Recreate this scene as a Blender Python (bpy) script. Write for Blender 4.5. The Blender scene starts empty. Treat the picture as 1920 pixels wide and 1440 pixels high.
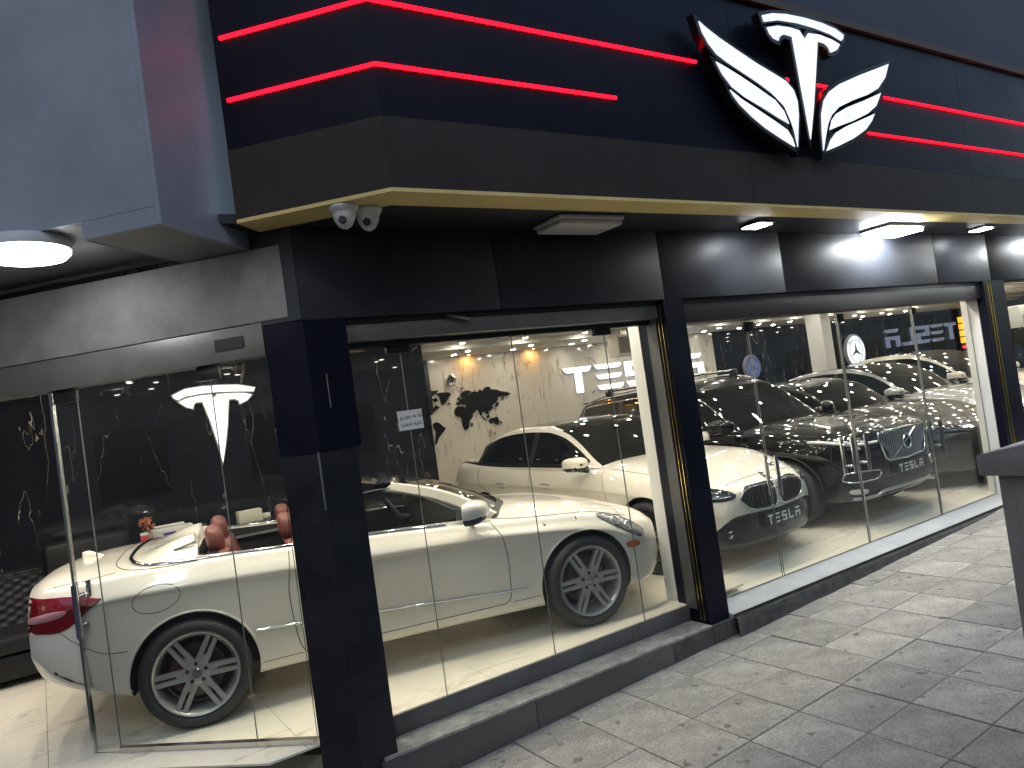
import bpy, bmesh, math, random
import numpy as np
from mathutils import Vector, Matrix, noise
from mathutils.bvhtree import BVHTree
random.seed(7)
R = math.radians
scene = bpy.context.scene
col = scene.collection

# ------------------------------------------------------------------ camera
FPX = 1388.0                       # focal length in photo pixels (1920 wide)
CAM = Vector((0, 0, 1.72))
YAW, PITCH, ROLL = R(33.0), R(1.42), R(-8.03)
FW = Vector((math.sin(YAW)*math.cos(PITCH), math.cos(YAW)*math.cos(PITCH), math.sin(PITCH)))
r0 = FW.cross(Vector((0, 0, 1))).normalized(); u0 = r0.cross(FW)
RT = r0*math.cos(ROLL) + u0*math.sin(ROLL)
UP = u0*math.cos(ROLL) - r0*math.sin(ROLL)
cd = bpy.data.cameras.new('camera'); cam = bpy.data.objects.new('camera', cd); col.objects.link(cam)
cd.sensor_width = 36; cd.lens = FPX/1920*36; cd.clip_start = 0.05; cd.clip_end = 500
cam.matrix_world = Matrix(((RT.x, UP.x, -FW.x, CAM.x), (RT.y, UP.y, -FW.y, CAM.y), (RT.z, UP.z, -FW.z, CAM.z), (0, 0, 0, 1)))
scene.camera = cam

# ------------------------------------------------------------------ night sky, faint moon, exposure
w = bpy.data.worlds.new('World'); scene.world = w; w.use_nodes = True
nt = w.node_tree; bg = nt.nodes['Background']
sky = nt.nodes.new('ShaderNodeTexSky'); sky.sky_type = 'NISHITA'; sky.sun_disc = False
sky.sun_elevation = R(22); sky.sun_rotation = R(200); sky.air_density = 1.0; sky.dust_density = 1
nt.links.new(sky.outputs[0], bg.inputs[0]); bg.inputs[1].default_value = 0.15
sd = bpy.data.lights.new('moon', 'SUN'); sd.energy = 0.1; sd.angle = R(3); sd.color = (.85, .92, 1)
so = bpy.data.objects.new('moon', sd); col.objects.link(so); so.rotation_euler = (R(50), 0, R(-25))
scene.view_settings.view_transform = 'Standard'; scene.view_settings.look = 'None'
scene.view_settings.exposure = 1.08; scene.view_settings.gamma = 1
cy = scene.cycles
cy.use_denoising = True; cy.max_bounces = 10; cy.diffuse_bounces = 4; cy.glossy_bounces = 5
cy.transparent_max_bounces = 32; cy.transmission_bounces = 6
cy.caustics_reflective = False; cy.caustics_refractive = False; cy.sample_clamp_indirect = 6.0; cy.sample_clamp_direct = 0
try: cy.use_light_tree = True
except Exception: pass

# ------------------------------------------------------------------ pixel -> place (a pixel gives a direction, the plane gives the distance)
def ray(px, py): return RT*((px-960)/FPX) - UP*((py-720)/FPX) + FW
def on_y(px, py, Y):
    d = ray(px, py); return CAM + d*((Y-CAM.y)/d.y)
def on_z(px, py, Z):
    d = ray(px, py); return CAM + d*((Z-CAM.z)/d.z)

# ------------------------------------------------------------------ materials
MATS = {}
def pr(name, color, rough=.5, metal=0, coat=0, spec=.5, emit=None, es=0, noise=0, nscale=8, bump=0, bscale=60, rvar=0):
    if name in MATS: return MATS[name]
    m = bpy.data.materials.new(name); m.use_nodes = True; MATS[name] = m
    N = m.node_tree.nodes; L = m.node_tree.links; b = N['Principled BSDF']
    b.inputs['Base Color'].default_value = (*color, 1); b.inputs['Roughness'].default_value = rough
    b.inputs['Metallic'].default_value = metal; b.inputs['Coat Weight'].default_value = coat; b.inputs['Coat Roughness'].default_value = .02
    b.inputs['Specular IOR Level'].default_value = spec
    if emit: b.inputs['Emission Color'].default_value = (*emit, 1); b.inputs['Emission Strength'].default_value = es
    if noise or bump or rvar:
        tc = N.new('ShaderNodeTexCoord')
    if noise or rvar:
        tn = N.new('ShaderNodeTexNoise'); tn.inputs['Scale'].default_value = nscale; tn.inputs['Detail'].default_value = 6
        tn.inputs['Roughness'].default_value = .65
        L.new(tc.outputs['Object'], tn.inputs['Vector'])
    if noise:
        mr = N.new('ShaderNodeMapRange'); mr.inputs[1].default_value = .3; mr.inputs[2].default_value = .7
        mr.inputs[3].default_value = 1-noise; mr.inputs[4].default_value = 1+noise
        L.new(tn.outputs['Fac'], mr.inputs[0])
        mx = N.new('ShaderNodeMix'); mx.data_type = 'RGBA'; mx.blend_type = 'MULTIPLY'; mx.inputs[0].default_value = 1
        mx.inputs[6].default_value = (*color, 1); L.new(mr.outputs[0], mx.inputs[7]); L.new(mx.outputs[2], b.inputs['Base Color'])
    if rvar:
        m2 = N.new('ShaderNodeMapRange'); m2.inputs[1].default_value = .3; m2.inputs[2].default_value = .7
        m2.inputs[3].default_value = max(.02, rough-rvar); m2.inputs[4].default_value = rough+rvar
        L.new(tn.outputs['Fac'], m2.inputs[0]); L.new(m2.outputs[0], b.inputs['Roughness'])
    if bump:
        t2 = N.new('ShaderNodeTexNoise'); t2.inputs['Scale'].default_value = bscale; t2.inputs['Detail'].default_value = 5
        L.new(tc.outputs['Object'], t2.inputs['Vector'])
        bp = N.new('ShaderNodeBump'); bp.inputs['Strength'].default_value = bump; bp.inputs['Distance'].default_value = .01
        L.new(t2.outputs['Fac'], bp.inputs['Height']); L.new(bp.outputs[0], b.inputs['Normal'])
    return m

def emis(name, color, s, uneven=0, nscale=6):
    if name in MATS: return MATS[name]
    m = bpy.data.materials.new(name); m.use_nodes = True; MATS[name] = m
    N = m.node_tree.nodes; L = m.node_tree.links; N.clear()
    o = N.new('ShaderNodeOutputMaterial'); e = N.new('ShaderNodeEmission')
    e.inputs[0].default_value = (*color, 1); e.inputs[1].default_value = s
    L.new(e.outputs[0], o.inputs[0])
    if uneven:
        tc = N.new('ShaderNodeTexCoord'); tn = N.new('ShaderNodeTexNoise'); tn.inputs['Scale'].default_value = nscale; tn.inputs['Detail'].default_value = 2
        L.new(tc.outputs['Object'], tn.inputs['Vector'])
        mr = N.new('ShaderNodeMapRange'); mr.inputs[1].default_value = .3; mr.inputs[2].default_value = .7
        mr.inputs[3].default_value = s*(1-uneven); mr.inputs[4].default_value = s*(1+uneven)
        L.new(tn.outputs['Fac'], mr.inputs[0]); L.new(mr.outputs[0], e.inputs[1])
    return m

def glass(name, tint=(.93, .95, .94), film=.0035):
    if name in MATS: return MATS[name]
    m = bpy.data.materials.new(name); m.use_nodes = True; MATS[name] = m
    N = m.node_tree.nodes; L = m.node_tree.links; N.clear()
    o = N.new('ShaderNodeOutputMaterial'); t = N.new('ShaderNodeBsdfTransparent'); g = N.new('ShaderNodeBsdfGlossy')
    t.inputs[0].default_value = (*tint, 1); g.inputs['Roughness'].default_value = 0
    lw_ = N.new('ShaderNodeLayerWeight'); lw_.inputs[0].default_value = .5
    pw = N.new('ShaderNodeMath'); pw.operation = 'POWER'; pw.inputs[1].default_value = 5; L.new(lw_.outputs['Facing'], pw.inputs[0])
    f = N.new('ShaderNodeMapRange'); f.inputs[3].default_value = .035; f.inputs[4].default_value = 1; L.new(pw.outputs[0], f.inputs[0])   # Schlick
    x = N.new('ShaderNodeMixShader'); L.new(f.outputs[0], x.inputs[0]); L.new(t.outputs[0], x.inputs[1]); L.new(g.outputs[0], x.inputs[2])
    # thin uneven film of dust and smudges, put in as haze to lift blacks
    geo = N.new('ShaderNodeNewGeometry'); mp = N.new('ShaderNodeMapping'); mp.inputs['Scale'].default_value = (1.6, 1.6, .5); L.new(geo.outputs['Position'], mp.inputs['Vector'])
    dn = N.new('ShaderNodeTexNoise'); dn.inputs['Scale'].default_value = 1.5; dn.inputs['Detail'].default_value = 6; L.new(mp.outputs[0], dn.inputs['Vector'])
    dr = N.new('ShaderNodeMapRange'); dr.inputs[1].default_value = .35; dr.inputs[2].default_value = .75; dr.inputs[3].default_value = film*.35; dr.inputs[4].default_value = film; L.new(dn.outputs['Fac'], dr.inputs[0])
    df = N.new('ShaderNodeBsdfDiffuse'); df.inputs[0].default_value = (.75, .78, .82, 1); tl_ = N.new('ShaderNodeBsdfTranslucent'); tl_.inputs[0].default_value = (.75, .78, .82, 1)
    ds = N.new('ShaderNodeMixShader'); ds.inputs[0].default_value = .5; L.new(df.outputs[0], ds.inputs[1]); L.new(tl_.outputs[0], ds.inputs[2])
    y = N.new('ShaderNodeMixShader'); L.new(dr.outputs[0], y.inputs[0]); L.new(x.outputs[0], y.inputs[1]); L.new(ds.outputs[0], y.inputs[2])
    L.new(y.outputs[0], o.inputs[0])
    return m

def marble(name, base, vein, width=.02, scale=1.0, rough=.12, stretch=(1, 1, 1), soft=0, mask=.5, coat=0, cloud=.1, second=True, spec=.5, detail=7, dist=.6, tilt=14):
    if name in MATS: return MATS[name]
    m = bpy.data.materials.new(name); m.use_nodes = True; MATS[name] = m
    N = m.node_tree.nodes; L = m.node_tree.links; b = N['Principled BSDF']
    b.inputs['Roughness'].default_value = rough; b.inputs['Coat Weight'].default_value = coat; b.inputs['Specular IOR Level'].default_value = spec
    geo = N.new('ShaderNodeNewGeometry')
    mp = N.new('ShaderNodeMapping'); mp.inputs['Scale'].default_value = stretch; mp.inputs['Rotation'].default_value = (0, R(tilt), 0)
    L.new(geo.outputs['Position'], mp.inputs['Vector'])
    def veins(sc, wd, off):
        n = N.new('ShaderNodeTexNoise'); n.inputs['Scale'].default_value = sc; n.inputs['Detail'].default_value = detail; n.inputs['Roughness'].default_value = .55; n.inputs['Distortion'].default_value = dist
        ad = N.new('ShaderNodeVectorMath'); ad.inputs[1].default_value = (off, off*.7, off*1.3); L.new(mp.outputs[0], ad.inputs[0]); L.new(ad.outputs[0], n.inputs['Vector'])
        s = N.new('ShaderNodeMath'); s.operation = 'SUBTRACT'; s.inputs[1].default_value = .5; L.new(n.outputs['Fac'], s.inputs[0])
        a = N.new('ShaderNodeMath'); a.operation = 'ABSOLUTE'; L.new(s.outputs[0], a.inputs[0])
        r = N.new('ShaderNodeMapRange'); r.inputs[1].default_value = wd*.25; r.inputs[2].default_value = wd; r.inputs[3].default_value = 1; r.inputs[4].default_value = 0
        L.new(a.outputs[0], r.inputs[0])
        k = N.new('ShaderNodeTexNoise'); k.inputs['Scale'].default_value = sc*1.3; k.inputs['Detail'].default_value = 2
        L.new(ad.outputs[0], k.inputs['Vector'])
        kr = N.new('ShaderNodeMapRange'); kr.inputs[1].default_value = mask; kr.inputs[2].default_value = mask+.12; L.new(k.outputs['Fac'], kr.inputs[0])
        mu = N.new('ShaderNodeMath'); mu.operation = 'MULTIPLY'; L.new(r.outputs[0], mu.inputs[0]); L.new(kr.outputs[0], mu.inputs[1])
        return mu
    v1 = veins(scale, width, 0.); fac = v1
    if second:
        v2 = veins(scale*2.1, width*.7, 5.3)
        mx = N.new('ShaderNodeMath'); mx.operation = 'MAXIMUM'; L.new(v1.outputs[0], mx.inputs[0]); L.new(v2.outputs[0], mx.inputs[1]); fac = mx
    cl = N.new('ShaderNodeTexNoise'); cl.inputs['Scale'].default_value = scale*.8; cl.inputs['Detail'].default_value = 4; L.new(mp.outputs[0], cl.inputs['Vector'])
    cr = N.new('ShaderNodeMapRange'); cr.inputs[1].default_value = .3; cr.inputs[2].default_value = .7; cr.inputs[3].default_value = 1-cloud; cr.inputs[4].default_value = 1+cloud; L.new(cl.outputs['Fac'], cr.inputs[0])
    bm_ = N.new('ShaderNodeMix'); bm_.data_type = 'RGBA'; bm_.blend_type = 'MULTIPLY'; bm_.inputs[0].default_value = 1; bm_.inputs[6].default_value = (*base, 1); L.new(cr.outputs[0], bm_.inputs[7])
    fm = N.new('ShaderNodeMix'); fm.data_type = 'RGBA'; L.new(fac.outputs[0], fm.inputs[0]); L.new(bm_.outputs[2], fm.inputs[6]); fm.inputs[7].default_value = (*vein, 1)
    L.new(fm.outputs[2], b.inputs['Base Color'])
    return m

def paving(name, color):
    """Street slab: speckle, a per-piece shade, blotchy grime and a fine worked relief."""
    m = pr(name, color, .78, noise=.36, nscale=3.4, bump=.4, bscale=90)
    N = m.node_tree.nodes; L = m.node_tree.links; b = N['Principled BSDF']
    src = b.inputs['Base Color'].links[0].from_socket
    oi = N.new('ShaderNodeObjectInfo'); mr = N.new('ShaderNodeMapRange'); mr.inputs[3].default_value = .82; mr.inputs[4].default_value = 1.15
    L.new(oi.outputs['Random'], mr.inputs[0])
    mx = N.new('ShaderNodeMix'); mx.data_type = 'RGBA'; mx.blend_type = 'MULTIPLY'; mx.inputs[0].default_value = 1
    L.new(src, mx.inputs[6]); L.new(mr.outputs[0], mx.inputs[7])
    geo = N.new('ShaderNodeNewGeometry')
    n2 = N.new('ShaderNodeTexNoise'); n2.inputs['Scale'].default_value = 70; n2.inputs['Detail'].default_value = 3; L.new(geo.outputs['Position'], n2.inputs['Vector'])
    r2 = N.new('ShaderNodeMapRange'); r2.inputs[1].default_value = .35; r2.inputs[2].default_value = .65; r2.inputs[3].default_value = .8; r2.inputs[4].default_value = 1.2; L.new(n2.outputs['Fac'], r2.inputs[0])
    m2 = N.new('ShaderNodeMix'); m2.data_type = 'RGBA'; m2.blend_type = 'MULTIPLY'; m2.inputs[0].default_value = 1; L.new(mx.outputs[2], m2.inputs[6]); L.new(r2.outputs[0], m2.inputs[7])
    # dark spots (chewing gum, drips)
    n3 = N.new('ShaderNodeTexNoise'); n3.inputs['Scale'].default_value = 11; n3.inputs['Detail'].default_value = 1; L.new(geo.outputs['Position'], n3.inputs['Vector'])
    r3 = N.new('ShaderNodeMapRange'); r3.inputs[1].default_value = .25; r3.inputs[2].default_value = .31; r3.inputs[3].default_value = .5; r3.inputs[4].default_value = 1; L.new(n3.outputs['Fac'], r3.inputs[0])
    m3 = N.new('ShaderNodeMix'); m3.data_type = 'RGBA'; m3.blend_type = 'MULTIPLY'; m3.inputs[0].default_value = 1; L.new(m2.outputs[2], m3.inputs[6]); L.new(r3.outputs[0], m3.inputs[7])
    # pale scuffs in short streaks
    mp = N.new('ShaderNodeMapping'); mp.inputs['Scale'].default_value = (14, 70, 1); mp.inputs['Rotation'].default_value = (0, 0, R(25)); L.new(geo.outputs['Position'], mp.inputs['Vector'])
    n4 = N.new('ShaderNodeTexNoise'); n4.inputs['Scale'].default_value = 1; n4.inputs['Detail'].default_value = 3; L.new(mp.outputs[0], n4.inputs['Vector'])
    n5 = N.new('ShaderNodeTexNoise'); n5.inputs['Scale'].default_value = 1.7; n5.inputs['Detail'].default_value = 2; L.new(geo.outputs['Position'], n5.inputs['Vector'])
    a4 = N.new('ShaderNodeMapRange'); a4.inputs[1].default_value = .56; a4.inputs[2].default_value = .8; L.new(n4.outputs['Fac'], a4.inputs[0])
    a5 = N.new('ShaderNodeMapRange'); a5.inputs[1].default_value = .55; a5.inputs[2].default_value = .68; L.new(n5.outputs['Fac'], a5.inputs[0])
    mu = N.new('ShaderNodeMath'); mu.operation = 'MULTIPLY'; L.new(a4.outputs[0], mu.inputs[0]); L.new(a5.outputs[0], mu.inputs[1])
    m4 = N.new('ShaderNodeMix'); m4.data_type = 'RGBA'; L.new(mu.outputs[0], m4.inputs[0]); L.new(m3.outputs[2], m4.inputs[6]); m4.inputs[7].default_value = (.45, .44, .4, 1)
    L.new(m4.outputs[2], b.inputs['Base Color'])
    return m

# ------------------------------------------------------------------ mesh helpers
class MB:
    def __init__(s): s.v = []; s.f = []
    def add(s, vs, fs):
        o = len(s.v); s.v += [tuple(v) for v in vs]; s.f += [tuple(i+o for i in f) for f in fs]; return s
    def box(s, x0, x1, y0, y1, z0, z1):
        return s.add([(x0,y0,z0),(x1,y0,z0),(x1,y1,z0),(x0,y1,z0),(x0,y0,z1),(x1,y0,z1),(x1,y1,z1),(x0,y1,z1)],
                     [(0,3,2,1),(4,5,6,7),(0,1,5,4),(1,2,6,5),(2,3,7,6),(3,0,4,7)])
    def tube(s, path, r, n=8, closed=False, caps=True):
        P = [Vector(p) for p in path]; m = len(P); rings = []; prev = None
        rr = r if hasattr(r, '__len__') else [r]*m
        for i in range(m):
            if closed: t = P[(i+1) % m]-P[i-1]
            else: t = P[min(i+1, m-1)]-P[max(i-1, 0)]
            t.normalize()
            if prev is None:
                a = Vector((0, 0, 1)) if abs(t.z) < .9 else Vector((1, 0, 0)); nrm = t.cross(a).normalized()
            else: nrm = (prev-t*prev.dot(t)).normalized()
            prev = nrm; b = t.cross(nrm)
            rings.append([P[i]+(nrm*math.cos(2*math.pi*k/n)+b*math.sin(2*math.pi*k/n))*rr[i] for k in range(n)])
        o = len(s.v)
        for q in rings: s.v += [tuple(p) for p in q]
        for i in range(m if closed else m-1):
            j = (i+1) % m
            for k in range(n):
                s.f.append((o+i*n+k, o+i*n+(k+1) % n, o+j*n+(k+1) % n, o+j*n+k))
        if not closed and caps:
            s.f.append(tuple(o+k for k in range(n))[::-1]); s.f.append(tuple(o+(m-1)*n+k for k in range(n)))
        return s
    def lathe(s, prof, n=32, c=(0, 0, 0), axis='z', a0=0, a1=2*math.pi):
        """prof: (radius, height) pairs"""
        full = abs(a1-a0) > 6.28; o = len(s.v); m = len(prof); nn = n if full else n+1
        for k in range(nn):
            a = a0+(a1-a0)*k/n
            for r_, h in prof:
                x, y = r_*math.cos(a), r_*math.sin(a)
                p = (x, y, h) if axis == 'z' else ((x, h, y) if axis == 'y' else (h, x, y))
                s.v.append((p[0]+c[0], p[1]+c[1], p[2]+c[2]))
        for k in range(n):
            k2 = (k+1) % nn
            for i in range(m-1): s.f.append((o+k*m+i, o+k2*m+i, o+k2*m+i+1, o+k*m+i+1))
        return s
    def prism(s, poly, d):
        """poly: list of 3D points (planar, may be concave), d: extrusion vector"""
        P = [Vector(p) for p in poly]; d = Vector(d); n = len(P); o = len(s.v)
        s.v += [tuple(p) for p in P]+[tuple(p+d) for p in P]
        from mathutils.geometry import tessellate_polygon
        for t in tessellate_polygon([P]):
            s.f.append((o+t[0], o+t[1], o+t[2])); s.f.append((o+n+t[2], o+n+t[1], o+n+t[0]))
        for i in range(n): s.f.append((o+i, o+(i+1) % n, o+n+(i+1) % n, o+n+i))
        return s
    def sphere(s, c, rx, ry=None, rz=None, n=14, m=8):
        ry = ry or rx; rz = rz or rx; o = len(s.v)
        for i in range(m+1):
            th = math.pi*i/m
            for k in range(n):
                a = 2*math.pi*k/n; s.v.append((c[0]+rx*math.sin(th)*math.cos(a), c[1]+ry*math.sin(th)*math.sin(a), c[2]+rz*math.cos(th)))
        for i in range(m):
            for k in range(n): s.f.append((o+i*n+k, o+i*n+(k+1) % n, o+(i+1)*n+(k+1) % n, o+(i+1)*n+k))
        return s
    def grid(s, P):
        """P: rows of equal-length point lists"""
        o = len(s.v); m = len(P[0])
        for row in P: s.v += [tuple(p) for p in row]
        for i in range(len(P)-1):
            for k in range(m-1): s.f.append((o+i*m+k, o+i*m+k+1, o+(i+1)*m+k+1, o+(i+1)*m+k))
        return s
    def mesh(s, name, bevel=0, seg=2, fix=True):
        me = bpy.data.meshes.new(name)
        if bevel or fix:
            bm = bmesh.new()
            vs = [bm.verts.new(v) for v in s.v]
            for f in s.f:
                try: bm.faces.new([vs[i] for i in f])
                except ValueError: pass
            bmesh.ops.remove_doubles(bm, verts=bm.verts, dist=1e-5)
            bmesh.ops.recalc_face_normals(bm, faces=bm.faces)
            if bevel: bmesh.ops.bevel(bm, geom=list(bm.edges), offset=bevel, segments=seg, profile=.5, affect='EDGES', clamp_overlap=True)
            bm.to_mesh(me); bm.free()
        else:
            me.from_pydata(s.v, [], s.f)
        return me
    def build(s, name, mat, parent=None, smooth=None, bevel=0, seg=2, fix=True):
        me = s.mesh(name, bevel, seg, fix)
        return obj(name, me, mat, parent, smooth if smooth is not None else (R(35) if bevel else 0))

def obj(name, me, mat, parent=None, smooth=0):
    o = bpy.data.objects.new(name, me); col.objects.link(o)
    for m in (mat if isinstance(mat, (list, tuple)) else [mat]): me.materials.append(m)
    if smooth:
        me.polygons.foreach_set('use_smooth', [True]*len(me.polygons))
        if smooth is not True: me.set_sharp_from_angle(angle=smooth)
    if parent: o.parent = parent
    return o
def tag(o, label=None, cat=None, group=None, kind=None):
    if label: o['label'] = label
    if cat: o['category'] = cat
    if group: o['group'] = group
    if kind: o['kind'] = kind
    return o
def thing(name, label, cat, loc=(0, 0, 0), rz=0, group=None):
    o = bpy.data.objects.new(name, None); col.objects.link(o); o.location = loc; o.rotation_euler = (0, 0, rz); o.empty_display_size = .1
    return tag(o, label, cat, group)
def copy_tree(o, parent=None):
    c = o.copy(); col.objects.link(c); c.parent = parent
    for ch in list(o.children): copy_tree(ch, c)
    return c
def offset_poly(poly, d):
    """grow a closed 2D outline by d (either orientation)"""
    n = len(poly); A = sum(poly[i][0]*poly[(i+1) % n][1]-poly[(i+1) % n][0]*poly[i][1] for i in range(n)); sg = 1 if A > 0 else -1
    out = []
    for i in range(n):
        p0, p1, p2 = Vector(poly[i-1]), Vector(poly[i]), Vector(poly[(i+1) % n])
        a = (p1-p0).normalized(); b = (p2-p1).normalized()
        na = Vector((a.y, -a.x))*sg; nb = Vector((b.y, -b.x))*sg
        nn = na+nb
        if nn.length < .3: nn = na
        nn.normalize(); k = max(.45, nn.dot(na)); out.append(p1+nn*(d/k))
    return out
def smooth_poly(poly, sub=3, closed=True):
    """Catmull-Rom through the points"""
    n = len(poly); out = []
    P = [Vector(p) for p in poly]
    for i in range(n if closed else n-1):
        if closed: a, b, c, d = P[i-1], P[i], P[(i+1) % n], P[(i+2) % n]
        else: a, b, c, d = P[max(i-1, 0)], P[i], P[i+1], P[min(i+2, n-1)]
        for k in range(sub):
            t = k/sub
            out.append(.5*((2*b)+(c-a)*t+(2*a-5*b+4*c-d)*t*t+(3*b-a-3*c+d)*t**3))
    if not closed: out.append(P[-1])
    return out

# ------------------------------------------------------------------ shared materials
NAVY = pr('navy composite', (.005, .0055, .0145), .38, spec=.16, noise=.25, nscale=2, rvar=.07)
BLACKC = pr('black composite', (.017, .018, .021), .3, spec=.35, noise=.35, nscale=3, rvar=.08)
BRONZE = pr('dark bronze composite', (.045, .036, .033), .5, spec=.12, noise=.15, nscale=2)
NAVYFLARE = pr('flare painted navy composite', (.265, .295, .345), .5, noise=.2, nscale=1.2, rvar=.08)  # navy cladding lightened, lens flare put into its colour
GOLD = pr('gold composite', (.74, .56, .22), .5, noise=.12, nscale=2)
BRASS = pr('brass trim', (.75, .6, .18), .25, metal=1)
LINTEL = pr('lintel panel dark', (.032, .035, .044), .5, spec=.25, noise=.35, nscale=1.6, rvar=.1)
SOFFIT = pr('soffit panel', (.022, .0235, .029), .5, noise=.12, nscale=2)
BEAM = pr('stained render', (.23, .222, .21), .7, noise=.35, nscale=2.2, bump=.1, bscale=20)
ALU = pr('grey aluminium', (.16, .155, .145), .4, metal=.3, noise=.15, nscale=4)
CHROME = pr('chrome', (.8, .8, .8), .07, metal=1)
STEEL = pr('brushed steel', (.6, .59, .57), .25, metal=1)
BLACKP = pr('black plastic', (.012, .012, .013), .4)
RUBBER = pr('tyre rubber', (.018, .018, .019), .62, bump=.15, bscale=120, noise=.3, nscale=20)
WHITEW = pr('white wall paint', (.72, .7, .66), .55, noise=.06, nscale=2)
CREAM = marble('cream porcelain', (.82, .755, .62), (.62, .54, .41), width=.02, scale=.9, rough=.13, stretch=(1, 2.2, 1), mask=.52, cloud=.06)
BEIGE = marble('beige marble', (.62, .57, .49), (.27, .215, .155), width=.022, scale=1.25, rough=.12, stretch=(2.6, 1, .75), mask=.5, cloud=.07)
DARKM = marble('black marble', (.011, .012, .017), (.5, .46, .38), width=.0035, scale=.75, rough=.025, spec=.2, stretch=(2.4, 1, .5), mask=.5, cloud=.3, detail=4, dist=.15, tilt=20)
STONE = marble('brown stone slab', (.088, .083, .077), (.05, .044, .035), width=.018, scale=1.2, rough=.22, stretch=(1, 1, 1.6), mask=.5, cloud=.18)
GREYSTONE = pr('grey stone', (.11, .107, .102), .35, noise=.2, nscale=5)
PAVE = paving('street slab', (.325, .302, .26))
JOINT = pr('dark joint sand', (.085, .08, .072), .95, noise=.3, nscale=30)
CONC = pr('rough concrete', (.07, .067, .06), .9, noise=.5, nscale=9, bump=.5, bscale=70)
MORTAR = pr('dirty mortar ledge', (.3, .285, .25), .85, noise=.45, nscale=9, bump=.5, bscale=50)
PANE = glass('clear glass')
PEDGE = pr('glass edge', (.13, .155, .145), .25)
CEIL = pr('ceiling paint', (.72, .69, .63), .6)
DOWN = emis('downlight lens', (1, .92, .8), 92)
DOWNF = emis('front spot lens', (1, .91, .76), 430)
WARM = emis('warm downlight lens', (1, .5, .13), 110)
PANEL = emis('lit soffit panel', (.93, .97, 1), 50)
ROUND = emis('round lamp lens', (.95, .98, 1), 13)
SPOTL = emis('small spot lens', (.95, .98, 1), 45)
SIGNW = emis('white sign face', (.84, .89, 1), .58, uneven=.13, nscale=5)
SIGNB = emis('bright sign face', (.95, .97, 1), 1.15)
WORDREFL = emis('painted wordmark reflection', (.5, .54, .72), .19, uneven=.3, nscale=9)  # self-lit colour imitating the wordmark's reflection
RED = emis('red neon', (1, .003, .011), 3.4)

# ================================================================== THE SETTING
SLOPE = .033
def walk_z(x): return -.335 + SLOPE*(x-1.8)
g = MB(); g.add([(-120, -120, -.62), (120, -120, -.62), (120, 120, -.62), (-120, 120, -.62)], [(0, 1, 2, 3)])
tag(g.build('ground', pr('asphalt', (.05, .05, .052), .9, noise=.3, nscale=1.5)), kind='structure')
# pavement: sand bed with every slab laid on it
ang = math.atan(SLOPE)
wb = MB(); wb.add([(-8, -4, walk_z(-8)-.012), (30, -4, walk_z(30)-.012), (30, 5.2, walk_z(30)-.012), (-8, 5.2, walk_z(-8)-.012)], [(0, 1, 2, 3)])
walk = tag(wb.build('pavement', JOINT), kind='structure')
S = .4283
tm = MB(); tm.box(.0028, S-.0028, .0028, S-.0028, -.03, 0); tile_me = tm.mesh('paving_slab', bevel=.004, seg=1); tile_me.materials.append(PAVE)
cnt = 0
for i in range(-3, 24):
    for j in range(-6, 2):
        x, y = 2.66+.4295*i, 3.31+.4255*j
        o = bpy.data.objects.new('paving_slab', tile_me); col.objects.link(o); o.parent = walk
        o.location = (x, y, walk_z(x)+random.uniform(-.0025, .0025)); o.rotation_euler = (random.gauss(0, .0025), -ang+random.gauss(0, .0025), 0)
        cnt += 1

# showroom floor with its big tiles
FX0, FX1, FY1 = -5.2, 20.5, 9.5
fb = MB(); fb.prism([(1.25, 4.2, -.1), (20.5, 4.2, -.1), (20.5, 9.6, -.1), (-5.2, 9.6, -.1), (-4.2, 9.6, -.1)], (0, 0, -.3))
floor = tag(fb.build('showroom_floor', pr('floor joint', (.3, .27, .22), .8)), kind='structure')
TW = 1.0
def clip_poly(poly, a, b, c):
    """keep a*x+b*y>=c"""
    out = []
    for i in range(len(poly)):
        p, q = poly[i], poly[(i+1) % len(poly)]
        dp, dq = a*p[0]+b*p[1]-c, a*q[0]+b*q[1]-c
        if dp >= 0: out.append(p)
        if dp*dq < 0:
            t = dp/(dp-dq); out.append((p[0]+(q[0]-p[0])*t, p[1]+(q[1]-p[1])*t))
    return out
for i in range(-5, 16):
    for j in range(0, 6):
        x, y = 1.07+i*TW*1.2, 4.19+j*TW
        p = [(x+.0015, y+.0015), (x+1.2-.0015, y+.0015), (x+1.2-.0015, y+TW-.0015), (x+.0015, y+TW-.0015)]
        p = clip_poly(p, 1, 1, 5.05)       # chamfered entrance edge
        p = clip_poly(p, 0, -1, -9.5)
        if x > 4.2: p = clip_poly(p, 0, 1, 4.5)      # a shallow ramp falls to the right doors
        if len(p) >= 3:
            MB().prism([(a, b, 0) for a, b in p], (0, 0, -.012)).build('floor_tile', CREAM, floor)
for k in range(8):
    a = 4.67+k*1.2
    MB().prism([(a, 4.205, -.06), (a+1.197, 4.205, -.06), (a+1.197, 4.4985, -.0005), (a, 4.4985, -.0005)], (0, 0, -.012)).build('ramp_tile', CREAM, floor)
MB().prism([(4.27, 4.205, -.06), (4.667, 4.205, -.06), (4.667, 4.4985, -.0005), (4.27, 4.4985, -.0005)], (0, 0, -.012)).build('ramp_tile', CREAM, floor)

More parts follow.
